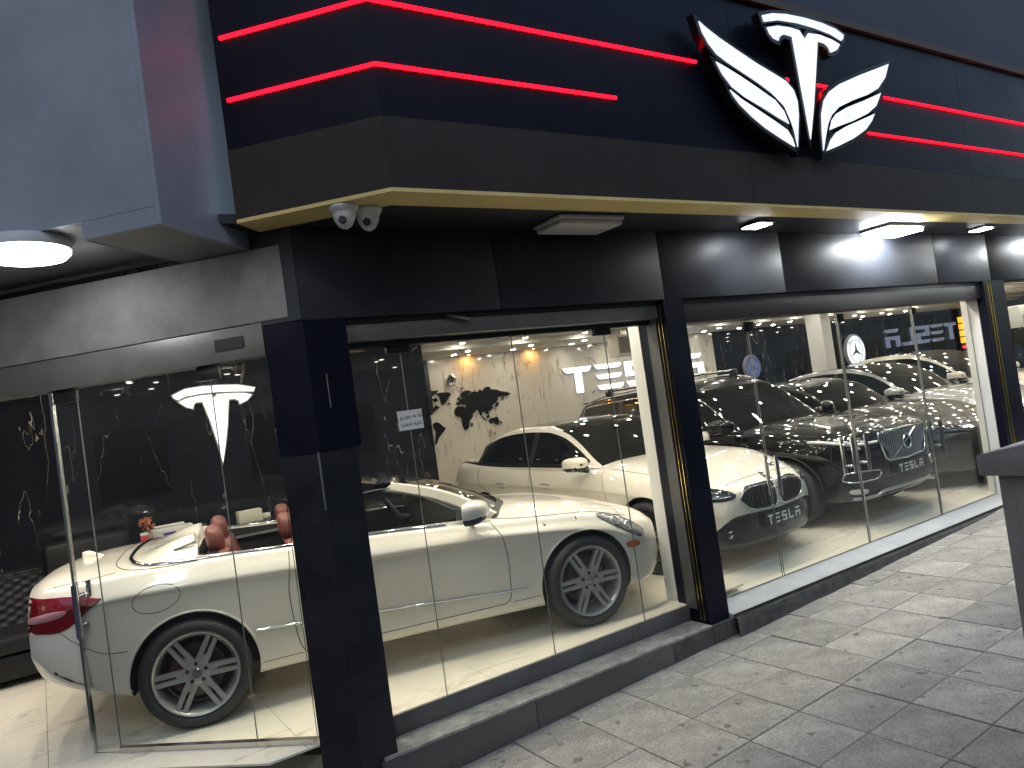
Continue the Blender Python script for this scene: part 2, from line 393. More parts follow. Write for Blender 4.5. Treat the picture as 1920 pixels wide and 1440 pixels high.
# ---- interior walls and ceiling
bw = MB(); bw.box(3.9, 10.72, 9.53, 9.7, 0, 2.7)
wall = tag(bw.build('beige_marble_wall', BEIGE), 'beige veined marble back wall behind the white sedan', 'wall')
for k, x in enumerate((3.9, 5.3, 6.75, 8.2, 9.65)):
    x1 = (5.3, 6.75, 8.2, 9.65, 10.72)[k]
    MB().box(x+.0015, x1-.0015, 9.5, 9.53, 0, 1.4985).build('marble_slab', BEIGE, wall)
    MB().box(x+.0015, x1-.0015, 9.5, 9.53, 1.5015, 2.7).build('marble_slab', BEIGE, wall)
dw = MB(); dw.box(10.72, 20.5, 9.53, 9.7, 0, 2.7)
wall2 = tag(dw.build('black_marble_back_wall', DARKM), 'black veined marble back wall behind the row of dark cars', 'wall')
for k in range(8):
    x = 10.72+k*1.22
    MB().box(x+.0015, min(x+1.22, 20.5)-.0015, 9.497, 9.53, 0, 2.7).build('marble_slab', DARKM, wall2)
lw = MB(); lw.box(-5.2, 4.08, 8.23, 8.4, 0, 2.75)
wall3 = tag(lw.build('black_marble_wall', DARKM), 'black marble wall behind the convertible carrying the lit white emblem', 'wall')
for k in range(8):
    x = -5.2+k*1.16
    MB().box(x+.0015, x+1.16-.0015, 8.2, 8.23, 0, 1.6985).build('marble_slab', DARKM, wall3)
    MB().box(x+.0015, x+1.16-.0015, 8.2, 8.23, 1.7015, 2.75).build('marble_slab', DARKM, wall3)
MB().box(3.96, 4.08, 8.4, 9.5, 0, 2.75).build('return_panel', DARKM, wall3)
rw = MB(); rw.box(20.5, 20.65, 4.2, 9.7, 0, 2.7)
tag(rw.build('right_end_wall', DARKM), 'dark marble end wall at the far right of the showroom', 'wall')
lw2 = MB(); lw2.box(-5.35, -5.2, 8.0, 9.7, 0, 2.75); 
tag(lw2.build('left_end_wall', DARKM), 'dark marble end wall far left beyond the sofa', 'wall')

# ceiling: main slab, a lower band along the back wall and stepped beams
cb = MB(); cb.prism([(1.3, 4.25, 2.62), (20.5, 4.25, 2.62), (20.5, 9.7, 2.62), (-5.2, 9.7, 2.62), (-3.95, 9.5, 2.62)], (0, 0, .12))
ceil = tag(cb.build('showroom_ceiling', CEIL), kind='structure')
MB().box(4.08, 20.5, 8.35, 9.5, 2.5, 2.62).build('ceiling_band', CEIL, ceil)
MB().box(4.08, 20.5, 8.05, 8.35, 2.56, 2.62).build('ceiling_step', CEIL, ceil)
for y in (5.15, 6.75):
    MB().box(2.2, 20.0, y, y+.5, 2.55, 2.62).build('ceiling_beam', CEIL, ceil)
    MB().box(2.1, 20.1, y-.1, y, 2.585, 2.62).build('ceiling_step', CEIL, ceil)
for x in (5.6, 9.8, 14.0):
    MB().box(x, x+.45, 5.66, 6.65, 2.565, 2.62).build('ceiling_beam', CEIL, ceil)

# downlights: thing > trim_ring, lens
dl = thing('downlight', 'small round recessed downlight glowing in the showroom ceiling', 'downlight', (0, 0, 0), 0, 'recessed ceiling downlights')
MB().lathe([(.038, -.003), (.05, -.004), (.055, 0), (.038, 0)], 20).build('trim_ring', pr('white trim', (.8, .79, .76), .4), dl, R(50))
MB().lathe([(0, -.008), (.02, -.007), (.034, -.004), (.038, -.001)], 20).build('lens', DOWN, dl, True)
fs = thing('front_spot', 'small baffled ceiling spot in the row along the shop windows', 'downlight', (0, 0, 0), 0, 'baffled spots along the windows')
MB().lathe([(.041, -.001), (.042, -.03), (.05, -.03), (.054, 0)], 20).build('trim_ring', MATS['white trim'], fs, R(50))
MB().lathe([(.0408, -.001), (.0412, -.029)], 20).build('baffle', BLACKP, fs)
MB().lathe([(0, -.002), (.0405, -.002)], 20).build('lens', DOWNF, fs)
spots = []
fspots = []
for y, z in ((4.5, 2.62), (4.95, 2.62), (5.4, 2.55), (5.95, 2.62), (6.4, 2.62), (7.0, 2.55), (7.65, 2.62), (8.2, 2.56), (8.75, 2.5), (9.15, 2.5)):
    x = (1.0 if y < 8 else 4.7)+(.4 if int(y*10) % 2 else 0)
    k = 0
    while x < 16.5:
        xx = x
        if y < 8 or xx > 4.4:
            if xx+y > 5.75 and not (y > 7.9 and xx < 4.4): (fspots if y < 4.6 else spots).append((xx, y, z))
        x += .62 if y < 4.6 else 1.0
        k += 1
for a in np.arange(.35, 3.6, .55):
    p = Vector((1.15, 4.2, 0))+Vector((-.7071, .7071, 0))*a+Vector((.7071, .7071, 0))*.4
    fspots.append((p.x, p.y, 2.62))
for x in (-2.2, -1.1, -.1, .6):
    for y in (6.6, 7.6):
        if x+y > 5.6: spots.append((x, y, 2.62))
for i, (x, y, z) in enumerate(spots):
    o = dl if i == 0 else copy_tree(dl); o.location = (x+random.uniform(-.06, .06), y, z)
for i, (x, y, z) in enumerate(fspots):
    o = fs if i == 0 else copy_tree(fs); o.location = (x, y, z)
# two warm wall washers
wd = thing('wall_washer', 'warm orange downlight washing the beige marble wall', 'downlight', (0, 0, 0), 0, 'warm wall washers')
MB().lathe([(.03, -.004), (.045, -.006), (.05, 0), (.03, 0)], 18).build('trim_ring', MATS['white trim'], wd, R(50))
MB().lathe([(0, -.002), (.03, -.002)], 18).build('lens', WARM, wd)
for i, px in enumerate((878, 1000)):
    o = wd if i == 0 else copy_tree(wd); p = on_y(px, 670, 9.42); o.location = (p.x, 9.4, 2.5)

# ================================================================== THE BUILDING FRONT
bld = thing('showroom_building', 'black clad corner showroom with gold soffit lip and chamfered corner', 'building', (1.4, 4.1, 0))
def bpart(mb, name, mat, bevel=0, parent=None):
    # building-space -> local of the empty
    mb.v = [(v[0]-1.4, v[1]-4.1, v[2]) for v in mb.v]
    return mb.build(name, mat, parent or bld, bevel=bevel)
D2 = Vector((-math.sqrt(.5), math.sqrt(.5), 0)); NIN = Vector((math.sqrt(.5), math.sqrt(.5), 0))
def obox(c, a0, a1, b0, b1, z0, z1):
    """box along the chamfer: a along D2, b inward, from point c"""
    c = Vector((c[0], c[1], 0)); m = MB(); P = []
    for z in (z0, z1):
        for a, b in ((a0, b0), (a1, b0), (a1, b1), (a0, b1)):
            p = c+D2*a+NIN*b; P.append((p.x, p.y, z))
    return m.add(P, [(0,3,2,1),(4,5,6,7),(0,1,5,4),(1,2,6,5),(2,3,7,6),(3,0,4,7)])
def pillar_poly(pts, z0, z1, name, mat, bevel=0):
    return bpart(MB().prism([(x, y, z0) for x, y in pts], (0, 0, z1-z0)), name, mat, bevel)
# corner pillar: two cladding faces and a core, with the upper sleeve of the photograph
cp = [(1.295, 4.0), (1.505, 4.0), (1.505, 4.21), (1.33, 4.33), (1.13, 4.165)]
pillar_poly(cp, -.34, 1.595, 'corner_pillar', BLACKC)
cp2 = [(1.292, 3.994), (1.535, 3.994), (1.535, 4.21), (1.33, 4.35), (1.121, 4.165)]
pillar_poly(cp2, 1.6, 2.33, 'corner_pillar_sleeve', NAVY)
bpart(obox((1.292, 3.994), .005, .012, -.012, .004, 1.28, 1.6), 'corner_bead', STEEL)
bpart(MB().box(1.38, 1.386, 3.985, 3.993, 1.83, 2.02), 'cover_strip', STEEL)
# second pillar with brass beads
pillar_poly([(4.04, 4.0), (4.255, 4.0), (4.255, 4.3), (4.04, 4.3)], -.14, 2.33, 'pillar', NAVY)
for y in (4.035, 4.07): bpart(MB().box(4.032, 4.0395, y, y+.006, -.1, 2.3), 'brass_bead', BRASS)
bpart(MB().box(4.03, 4.0385, 4.1, 4.2, -.02, 2.2), 'frame_post', ALU)
# third pillar
pillar_poly([(9.0, 4.0), (9.48, 4.0), (9.48, 4.09), (9.0, 4.09)], -.3, 2.33, 'pillar', NAVY)
for x in (9.07, 9.13): bpart(MB().box(x, x+.012, 3.992, 3.9995, -.1, 2.3), 'brass_bead', BRASS)
# white plaster columns standing just inside
pillar_poly([(4.045, 4.31), (4.4, 4.31), (4.4, 4.43), (4.045, 4.43)], 0, 2.62, 'white_column', WHITEW)
pillar_poly([(8.992, 4.092), (9.3, 4.092), (9.3, 4.27), (8.992, 4.27)], -.07, 2.3, 'white_column', WHITEW)
# lintel: panels with open joints, main front and chamfer
xs = [1.292, 2.6, 4.07, 5.52, 8.05, 9.2, 11.8, 15]
for a, b in zip(xs[:-1], xs[1:]):
    bpart(MB().box(a+.003, b-.003, 4.0, 4.05, 2.33, 2.853), 'lintel_panel', LINTEL, .003)
bpart(MB().box(1.4, 15, 4.055, 4.2, 2.3, 2.85), 'lintel_core', BLACKC)
bpart(obox((1.289, 3.997), .0, .3, .0, .1, 2.335, 2.858), 'lintel_panel', LINTEL)
bpart(obox((1.289, 3.997), .2, 4.6, .2, .26, 2.36, 2.95), 'recess_wall', BLACKC)
bpart(MB().prism([(.9, 3.99, 2.862), (1.35, 3.96, 2.862), (1.6, 4.3, 2.862), (1.2, 4.7, 2.862), (.7, 4.3, 2.862)], (0, 0, .05)), 'corner_soffit', SOFFIT)
# grey header boxes over the glass
bpart(MB().box(1.53, 4.03, 4.06, 4.21, 2.2, 2.298), 'shutter_box', ALU, .004)
bpart(MB().box(1.53, 4.03, 4.16, 4.24, 2.165, 2.198), 'head_track', BLACKC)
bpart(MB().box(4.26, 8.99, 4.03, 4.22, 2.14, 2.328), 'shutter_box', pr('dark shutter box', (.018, .017, .016), .5, noise=.2, nscale=3), .004)
bpart(MB().prism([(2.2, 4.03, 2.33), (2.39, 4.03, 2.29), (2.36, 4.02, 2.27), (2.2, 4.02, 2.31)], (0, .004, 0)), 'loose_flap', STEEL)
# soffit and gold lip
FY = 3.33; CX = 1.615
def inset(dx): return (CX+dx*math.tan(R(22.5)), FY+dx)
a0, a1 = inset(0), inset(.228)
LE = Vector((CX, FY, 0))+D2*.87; LE2 = Vector((a1[0], a1[1], 0))+D2*.78
bpart(MB().prism([(CX, FY, 2.85), (15, FY, 2.85), (15, FY+.228, 2.85), (a1[0], a1[1], 2.85)], (0, 0, .02)), 'gold_lip', GOLD)
bpart(MB().prism([(CX, FY, 2.85), (a1[0], a1[1], 2.85), (LE2.x, LE2.y, 2.85), (LE.x, LE.y, 2.85)], (0, 0, .02)), 'gold_lip', GOLD)
bpart(MB().prism([(a1[0]+.002, a1[1]+.002, 2.855), (15, a1[1]+.002, 2.855), (15, 4.3, 2.855), (1.55, 4.3, 2.855), (LE2.x+.3, LE2.y+.28, 2.855), (LE2.x+.003, LE2.y+.003, 2.855)], (0, 0, .03)), 'soffit', SOFFIT)
# fascia: bronze lower band and the navy panels above it
for a, b in ((CX, 4.4), (4.4, 7.6), (7.6, 11), (11, 15)):
    bpart(MB().box(a+.002, b-.002, FY, FY+.03, 2.872, 3.238), 'bronze_band', BRONZE)
    bpart(MB().box(a+.002, b-.002, FY+.004, FY+.03, 3.243, 4.36), 'fascia_panel', NAVY)
bpart(obox((CX, FY), .0, .87, .0, .03, 2.872, 3.238), 'bronze_band', BRONZE)
bpart(obox((CX, FY), .0, .87, .004, .03, 3.243, 4.36), 'fascia_panel', NAVY)
bpart(MB().box(CX, 15, FY-.03, FY+.4, 4.362, 4.42), 'parapet_cap', pr('brown cap', (.07, .045, .035), .6))
bpart(MB().prism([(CX, FY+.04, 4.355), (15, FY+.04, 4.355), (15, 4.6, 4.355), (1.1, 4.6, 4.355), (LE.x+.05, LE.y+.05, 4.355)], (0, 0, .005)), 'canopy_roof', BLACKC)
bpart(MB().box(1.2, 22, 4.4, 4.6, 4.42, 9.5), 'upper_wall', pr('upper wall navy', (.02, .022, .04), .6, noise=.2, nscale=1))
# side canopy over the entrance (nearer than the fascia) with its recess
C2 = (.57, 3.68)
sc_ = thing('entrance_canopy', 'large panelled canopy box over the left entrance, navy paled with painted flare', 'canopy', (C2[0], C2[1], 2.766))
def cpart(mb, name, mat, bevel=0):
    mb.v = [(v[0]-C2[0], v[1]-C2[1], v[2]-2.766) for v in mb.v]; return mb.build(name, mat, sc_, bevel=bevel)
cpart(obox(C2, 0, 4.5, 0, .03, 2.852, 6.2), 'front_panel', NAVYFLARE)
cpart(obox(C2, 0, .395, 0.0, .03, 2.766, 2.85), 'front_drop', NAVYFLARE)
cpart(obox(C2, -.03, -.001, .0, .86, 2.766, 6.2), 'side_panel', NAVYFLARE)
cpart(obox(C2, 0, .395, .031, .80, 2.768, 2.79), 'soffit_panel', pr('canopy soffit', (.2, .2, .21), .5, noise=.15, nscale=2))
cpart(obox(C2, .40, .41, .031, .6, 2.766, 2.86), 'recess_edge', MATS['canopy soffit'])
cpart(obox(C2, .41, 4.5, .031, 1.2, 2.851, 2.87), 'recess_soffit', MATS['canopy soffit'])
# beam over the entrance, header and posts on the chamfer line
bm_ = obox((1.24, 3.99), .045, 4.5, .035, .16, 2.36, 2.765); 
tag(bm_.build('stained_beam', BEAM, bevel=.004), 'stained pale grey beam across the left entrance, below the round lamp', 'beam')
bpart(obox((1.15, 4.2), .0, 4.5, -.05, .06, 2.17, 2.355), 'entrance_header', ALU, .003)
bpart(obox((1.15, 4.2), .12, .3, -.058, -.0505, 2.235, 2.3), 'door_sensor', BLACKP)

# plinth steps below the left bay
pl = thing('stone_plinth', 'two stepped brown stone plinth below the corner window', 'plinth', (1.4, 4.0, -.3))
def ppart(mb, name, mat, bevel=0):
    mb.v = [(v[0]-1.4, v[1]-4.0, v[2]+.3) for v in mb.v]; return mb.build(name, mat, pl, bevel=bevel)
ppart(MB().box(1.505, 3.45, 4.19, 4.25, -.14, -.002), 'riser_slab', GREYSTONE, .002)
ppart(MB().box(3.453, 4.04, 4.19, 4.25, -.14, -.002), 'riser_slab', GREYSTONE, .002)
tp = []
n = 40
for i in range(n+1):
    x = 1.42+(4.03-1.42)*i/n; tp.append((x, 3.975+random.uniform(-.006, .004)))
ppart(MB().prism([(x, y, -.135) for x, y in tp]+[(4.03, 4.19, -.135), (1.42, 4.19, -.135)], (0, 0, .015)), 'ledge', MORTAR)
for a, b in ((1.4, 2.42), (2.425, 3.62), (3.625, 4.03)):
    ppart(MB().box(a, b, 3.97, 4.02, -.62, -.137), 'plinth_slab', STONE if a < 3.6 else CONC, .003)
ppart(MB().box(4.033, 4.3, 3.965, 4.0, -.62, -.128), 'corner_block', CONC, .004)
# kerb and threshold of the right bay
kb = thing('door_threshold', 'white stone threshold with dark broken kerb under the right glass doors', 'threshold', (4.3, 3.9, -.1))
def kpart(mb, name, mat, bevel=0):
    mb.v = [(v[0]-4.3, v[1]-3.9, v[2]+.1) for v in mb.v]; return mb.build(name, mat, kb, bevel=bevel)
for a, b in ((4.26, 5.4), (5.4, 6.6), (6.6, 7.8), (7.8, 9.0)):
    kpart(MB().prism([(a+.0015, 3.965, -.1), (b-.0015, 3.965, -.1), (b-.0015, 4.2, -.066), (a+.0015, 4.2, -.066)], (0, 0, -.06)), 'threshold_slab', pr('white stone', (.58, .57, .545), .3, noise=.12, nscale=4))
kpart(MB().box(4.26, 9.4, 3.945, 3.962, -.2, -.1), 'track_rail', pr('dark rail', (.05, .048, .045), .45, metal=.6))
kpart(MB().box(4.26, 9.4, 3.922, 3.938, -.2, -.107), 'track_rail', MATS['dark rail'])
# broken concrete kerb: jagged block
P = []; n = 300
for i in range(n+1):
    x = 4.24+(10-4.24)*i/n; zt = -.1
    q1, q2, q3 = (noise.noise((x*f_, s_, 0)) for f_, s_ in ((2.2, 1), (5, 4), (11, 9)))
    brk = .05*max(0, q1)*min(1, max(0, (x-4.8)*2))
    wz = min(walk_z(x), zt-.03); P.append([(x, 3.95, zt-.012), (x, 3.917+.3*brk, zt-.013-.2*brk), (x, 3.912+.5*brk+.002*q3, zt-.02-.3*brk), (x, 3.908+.003*q2+.4*brk, (zt+wz)/2), (x, 3.902+.004*q1+.003*q3, wz+.006), (x, 3.88, wz-.05)])
o_ = kpart(MB().grid(P), 'broken_kerb', CONC); o_.data.polygons.foreach_set('use_smooth', [True]*len(o_.data.polygons))

# ================================================================== GLAZING
def pane_mesh(w_, h_, t=.01):
    m = MB().box(0, w_, -t/2, t/2, 0, h_); me = m.mesh('pane'); me.materials.append(PANE); me.materials.append(PEDGE)
    for p in me.polygons: p.material_index = 0 if abs(p.normal.y) > .9 else 1
    return me
def glazing(name, label, cat, p0, rz, width, h, z0=0, handles=(), patches=(), edge=None, group=None):
    t = thing(name, label, cat, (p0[0], p0[1], z0), rz, group)
    o = bpy.data.objects.new('pane', pane_mesh(width, h)); col.objects.link(o); o.parent = t
    for u, za, zb in handles:
        hb = MB()
        for s_ in (-1, 1):
            hb.tube([(u, s_*.055, za-z0), (u, s_*.055, zb-z0)], .018, 12)
        hb.build('handle', CHROME, t, R(40))
        hp = MB()
        for zz in (za+.07, zb-.07):
            hp.tube([(u, -.055, zz-z0), (u, .055, zz-z0)], .008, 10); hp.lathe([(.0, .012), (.016, .012), (.016, .006), (.016, .006)], 12, (u, 0, zz-z0), 'y'); hp.lathe([(.0, -.012), (.016, -.012), (.016, -.006)], 12, (u, 0, zz-z0), 'y')
        hp.build('handle_post', CHROME, t, R(40))
    for u0, u1, za, zb in patches:
        MB().box(u0, u1, -.02, .02, za-z0, zb-z0).build('patch_fitting', BLACKP, t, bevel=.003)
    if edge:
        MB().box(*edge[:2], -.012, .012, 0, h).build('edge_channel', STEEL, t)
    return t
GY = 4.2
bays = [(1.54, 1.94), (1.943, 2.768), (2.771, 3.588), (3.591, 4.03)]
glab = ['narrow fixed glass pane beside the black corner pillar', 'glass pane with the notice, behind it the convertible door', 'glass pane in front of the convertible bonnet and world map', 'narrow glass pane beside the white column and second pillar']
for k, (a, b) in enumerate(bays):
    glazing('window_pane', glab[k], 'window', (a, GY), 0, b-a, 2.17, 0, patches=[((b-a)-.09, (b-a)+.06, 2.12, 2.17)] if k in (0, 2) else ())
rb = [(4.262, 5.165, 'glass pane beside the second pillar in front of the white sedan bonnet', (), ()),
      (5.19, 6.465, 'glass door leaf in front of the white sedan grille, bar handles at both edges', [(.045, .62, .96), (1.15, .62, .96)], [(-.06, .06, 2.04, 2.12)]),
      (6.47, 7.785, 'glass door leaf with bar handle in front of the black grille', [(.09, .62, .96)], [(0, .1, 2.05, 2.12)]),
      (7.79, 8.985, 'rightmost glass door leaf before the third pillar', [(.13, .58, .91)], [(0, .07, 2.05, 2.12)])]
for a, b, lb, hd, pt in rb:
    t = glazing('glass_door', lb, 'door', (a, 4.195), 0, b-a, 2.2, -.062, hd, pt, edge=(-.004, .012) if a > 6 else None)
glazing('window_pane', 'glass pane of the next bay right of the third pillar', 'window', (9.5, 4.2), 0, 3.2, 2.17, 0)
MB_ = [(0.02, .39, 'glass pane immediately left of the corner pillar, car side behind', (), ()),
       (.392, 1.29, 'wide glass pane over the convertible rear wheel', (), [(-.06, .07, 2.09, 2.17)]),
       (1.292, 1.475, 'narrow glass door edge with paired chrome bar handles at the left', [(.135, .70, 1.01)], [(.0, .15, 2.09, 2.17)])]
for a, b, lb, hd, pt in MB_:
    p = Vector((1.15, 4.2, 0))+D2*a
    t = glazing('entrance_glass', lb, 'door' if hd else 'window', (p.x, p.y), R(135), b-a, 2.17, 0, hd, pt, edge=(b-a-.014, b-a+.004) if hd else None)
    if not hd: MB().box(0, b-a, -.02, .02, 0, .03).build('bottom_rail', STEEL, t)

# ================================================================== CARS
def pchip(xk, yk, x):
    xk = np.asarray(xk, float); yk = np.asarray(yk, float); x = np.asarray(x, float)
    if xk[0] > xk[-1]: xk = xk[::-1]; yk = yk[::-1]
    h = np.diff(xk); sh = (-1,)+(1,)*(yk.ndim-1); h_ = h.reshape(sh); d = np.diff(yk, axis=0)/h_
    m = np.zeros_like(yk)
    w1 = 2*h_[1:]+h_[:-1]; w2 = h_[1:]+2*h_[:-1]
    with np.errstate(divide='ignore', invalid='ignore'):
        hm = (w1+w2)/(w1/d[:-1]+w2/d[1:])
    m[1:-1] = np.where(d[:-1]*d[1:] > 0, hm, 0); m[0] = d[0]; m[-1] = d[-1]
    i = np.clip(np.searchsorted(xk, x)-1, 0, len(h)-1)
    t = ((x-xk[i])/h[i]).reshape(sh); hh = h[i].reshape(sh)
    return ((1+2*t)*(1-t)**2)*yk[i]+(t*(1-t)**2)*hh*m[i]+(t*t*(3-2*t))*yk[i+1]+(t*t*(t-1))*hh*m[i+1]
def sstep(x, a, b):
    t = np.clip((x-a)/(b-a), 0, 1); return t*t*(3-2*t)

class Shell:
    """a lofted closed skin: rows of rings along x (front first), mirrored about y=0"""
    def __init__(s, xs, prof, M, shift):
        s.rows = []
        K = None
        for x in xs:
            c = prof(x); K = len(c); t = np.linspace(0, K-1, M)
            half = pchip(np.arange(K), np.array(c), t)
            s.rows.append(half)
        s.xs = xs; s.M = M; s.t = np.linspace(0, K-1, M); s.shift = shift
    def pt(s, i, j, sgn):
        y, z = s.rows[i][j]; return (s.xs[i]+s.shift(s.xs[i], y, z), sgn*y, z)

def grid_body(sh, ncap=8):
    """closed mesh of a shell with capped ends; returns verts, faces"""
    V = []; F = []; idx = {}
    def vid(p):
        V.append(p); return len(V)-1
    n = len(sh.xs); M = sh.M
    for i in range(n):
        for j in range(M):
            y = sh.rows[i][j][0]
            if j in (0, M-1): idx[(i, j, -1)] = idx[(i, j, 1)] = vid((sh.xs[i]+sh.shift(sh.xs[i], 0, sh.rows[i][j][1]), 0, sh.rows[i][j][1]))
            else:
                for s_ in (-1, 1): idx[(i, j, s_)] = vid(sh.pt(i, j, s_))
    for i in range(n-1):
        for j in range(M-1):
            F.append((idx[(i, j, -1)], idx[(i, j+1, -1)], idx[(i+1, j+1, -1)], idx[(i+1, j, -1)]))
            F.append((idx[(i, j, 1)], idx[(i+1, j, 1)], idx[(i+1, j+1, 1)], idx[(i, j+1, 1)]))
    for i in (0, n-1):
        cols = {}
        for j in range(1, M-1):
            y, z = sh.rows[i][j]; c = [idx[(i, j, -1)]]
            for k in range(1, ncap):
                yy = -y+2*y*k/ncap; c.append(vid((sh.xs[i]+sh.shift(sh.xs[i], abs(yy), z), yy, z)))
            c.append(idx[(i, j, 1)]); cols[j] = c
        for j in range(1, M-2):
            for k in range(ncap): F.append((cols[j][k], cols[j][k+1], cols[j+1][k+1], cols[j+1][k]))
        for k in range(ncap):
            F.append((idx[(i, 0, -1)], cols[1][k], cols[1][k+1])); F.append((idx[(i, M-1, -1)], cols[M-2][k+1], cols[M-2][k]))
    return V, F

def bool_cut(V, F, cutters):
    """difference of a closed skin and a list of closed MBs"""
    a = MB(); a.v = list(V); a.f = list(F); me = a.mesh('tmp')
    if sum(p.area*p.center.dot(p.normal) for p in me.polygons) < 0: me.flip_normals()
    me.update(); oa = bpy.data.objects.new('tmp', me); col.objects.link(oa)
    obs = []
    for c in cutters:
        cm = c.mesh('cut')
        if sum(p.area*p.center.dot(p.normal) for p in cm.polygons) < 0: cm.flip_normals()
        ob = bpy.data.objects.new('cut', cm); col.objects.link(ob); obs.append(ob)
        md = oa.modifiers.new('b', 'BOOLEAN'); md.operation = 'DIFFERENCE'; md.solver = 'EXACT'; md.object = ob
    dg = bpy.context.evaluated_depsgraph_get(); dg.update()
    out = bpy.data.meshes.new_from_object(oa.evaluated_get(dg))
    for ob in obs: m_ = ob.data; bpy.data.objects.remove(ob); bpy.data.meshes.remove(m_)
    bpy.data.objects.remove(oa)
    return out
def split_faces(me, cls, names):
    """split a mesh into several by face class"""
    out = {}
    vs = np.zeros(len(me.vertices)*3); me.vertices.foreach_get('co', vs); vs = vs.reshape(-1, 3)
    groups = {}
    for p in me.polygons: groups.setdefault(cls(p.center, p.normal), []).append(tuple(p.vertices))
    for k, fs in groups.items():
        used = sorted({i for f in fs for i in f}); mp = {u: i for i, u in enumerate(used)}
        m = bpy.data.meshes.new(names.get(k, k)); m.from_pydata([tuple(vs[u]) for u in used], [], [tuple(mp[i] for i in f) for f in fs]); out[k] = m
    return out

AX = {'S': (Vector((0, -3, 0)), Vector((0, 1, 0)), lambda a, b: Vector((a, -3, b))),
      'L': (Vector((0, 3, 0)), Vector((0, -1, 0)), lambda a, b: Vector((a, 3, b))),
      'F': (Vector((3, 0, 0)), Vector((-1, 0, 0)), lambda a, b: Vector((3, a, b))),
      'B': (Vector((-8, 0, 0)), Vector((1, 0, 0)), lambda a, b: Vector((-8, a, b))),
      'T': (Vector((0, 0, 4)), Vector((0, 0, -1)), lambda a, b: Vector((a, b, 4)))}
class Car:
    def __init__(s, root, bvh): s.root = root; s.bvh = bvh
    def hit(s, ax, a, b):
        o = AX[ax][2](a, b); h = s.bvh.ray_cast(o, AX[ax][1], 12)
        if h[0] is None:
            n = s.bvh.find_nearest(o+AX[ax][1]*2); return n[0], n[1]
        return h[0], h[1]
    def proj(s, ax, pts, off):
        out = []
        for a, b in pts:
            p, n = s.hit(ax, a, b)
            if n.dot(AX[ax][1]) > 0: n = -n
            nn = (n*.6-AX[ax][1]*.4).normalized(); out.append(p+nn*off)
        return out
    def patch(s, name, ax, outline, mat, off=.004, parent=None, rings=(1, .975, .9, .8, .7, .6, .5, .4, .3, .2, .1), lip=True, bulge=0):
        """a panel that follows the skin inside a star-shaped outline"""
        O = [Vector(p) for p in outline]; c = sum(O, Vector((0, 0)))/len(O); rows = []
        if lip: rows.append([tuple(p) for p in s.proj(ax, O, -.006)])
        for r_ in rings: rows.append([tuple(p) for p in s.proj(ax, [c+(q-c)*r_ for q in O], off*(1 if r_ < 1 else .6)+bulge*(1-r_*r_))])
        m = MB(); n = len(O)
        for row in rows: m.v += row
        for i in range(len(rows)-1):
            for k in range(n): m.f.append((i*n+k, i*n+(k+1) % n, (i+1)*n+(k+1) % n, (i+1)*n+k))
        ci = len(m.v); m.v.append(tuple(s.proj(ax, [c], off+bulge)[0])); b0 = (len(rows)-1)*n
        for k in range(n): m.f.append((b0+k, b0+(k+1) % n, ci))
        return m.build(name, mat, parent or s.root, R(60))
    def line(s, name, ax, pts, r, mat, off=0, closed=False, n=6, dens=8, parent=None, sm=True):
        P = smooth_poly(pts, dens, closed) if sm else [Vector(p) for p in pts]
        return MB().tube(s.proj(ax, P, off), r, n, closed).build(name, mat, parent or s.root, R(80))

GAP = pr('panel gap', (.008, .008, .008), .7)
CARGLASS = pr('tinted car glass', (.006, .007, .008), .03, coat=0, spec=.6)
LAMPCLEAR = pr('lamp lens', (.62, .63, .62), .15, coat=1)
LAMPDARK = pr('dark lamp housing', (.02, .021, .023), .06, coat=1)
LAMPRED = pr('red tail lens', (.15, .004, .008), .08, coat=1)
AMBER = pr('amber marker', (.5, .09, .015), .2, coat=1)
WHITEPAINT = pr('white car paint', (.69, .64, .55), .3, coat=1)
SILVERP = pr('silver white paint', (.42, .42, .42), .25, coat=1, metal=.3)
BLACKPAINT = pr('black car paint', (.004, .004, .005), .3, coat=1, spec=.08)
BROWNPAINT = pr('dark brown metallic paint', (.03, .024, .021), .35, coat=1, spec=.2)
SILVERRIM = pr('silver alloy', (.37, .365, .35), .34, metal=.5)
DARKRIM = pr('black alloy', (.015, .015, .016), .25)
DISC = pr('brake disc', (.12, .115, .11), .35, metal=.9)
LEATHER = pr('red brown leather', (.14, .038, .028), .45, bump=.1, bscale=80)
DARKLEATHER = pr('black leather', (.012, .012, .0135), .45, spec=.25, bump=.12, bscale=70)
LINER = pr('arch liner', (.01, .01, .01), .85)
PLATE = pr('black plate', (.012, .012, .013), .3)
PLATETXT = pr('white plate lettering', (.75, .75, .74), .5)

LETTERS = {
 'T': [[(0, 1), (1, 1), (.93, .86), (.86, .8), (.62, .8), (.62, 0), (.4, 0), (.4, .8), (.14, .8), (.05, .88)]],
 'E': [[(0, 1), (1, 1), (.95, .88), (.86, .82), (.14, .82), (.05, .88)], [(.03, .6), (.97, .6), (.92, .48), (.84, .42), (.16, .42), (.08, .48)], [(.03, .19), (1, .19), (.95, .07), (.87, 0), (.16, 0), (.08, .06)]],
 'S': [[(0, 1), (1, 1), (.95, .88), (.86, .8), (.24, .8), (.24, .6), (1, .6), (1, 0), (.14, 0), (.05, .08), (0, .2), (.76, .2), (.76, .4), (0, .4)]],
 'L': [[(0, 1), (.24, 1), (.24, .2), (1, .2), (.95, .08), (.86, 0), (0, 0)]],
 'A': [[(.03, 1), (.97, 1), (.92, .88), (.84, .8), (.16, .8), (.08, .88)], [(0, .6), (1, .6), (1, 0), (.77, 0), (.77, .4), (.23, .4), (.23, 0), (0, 0)]]}
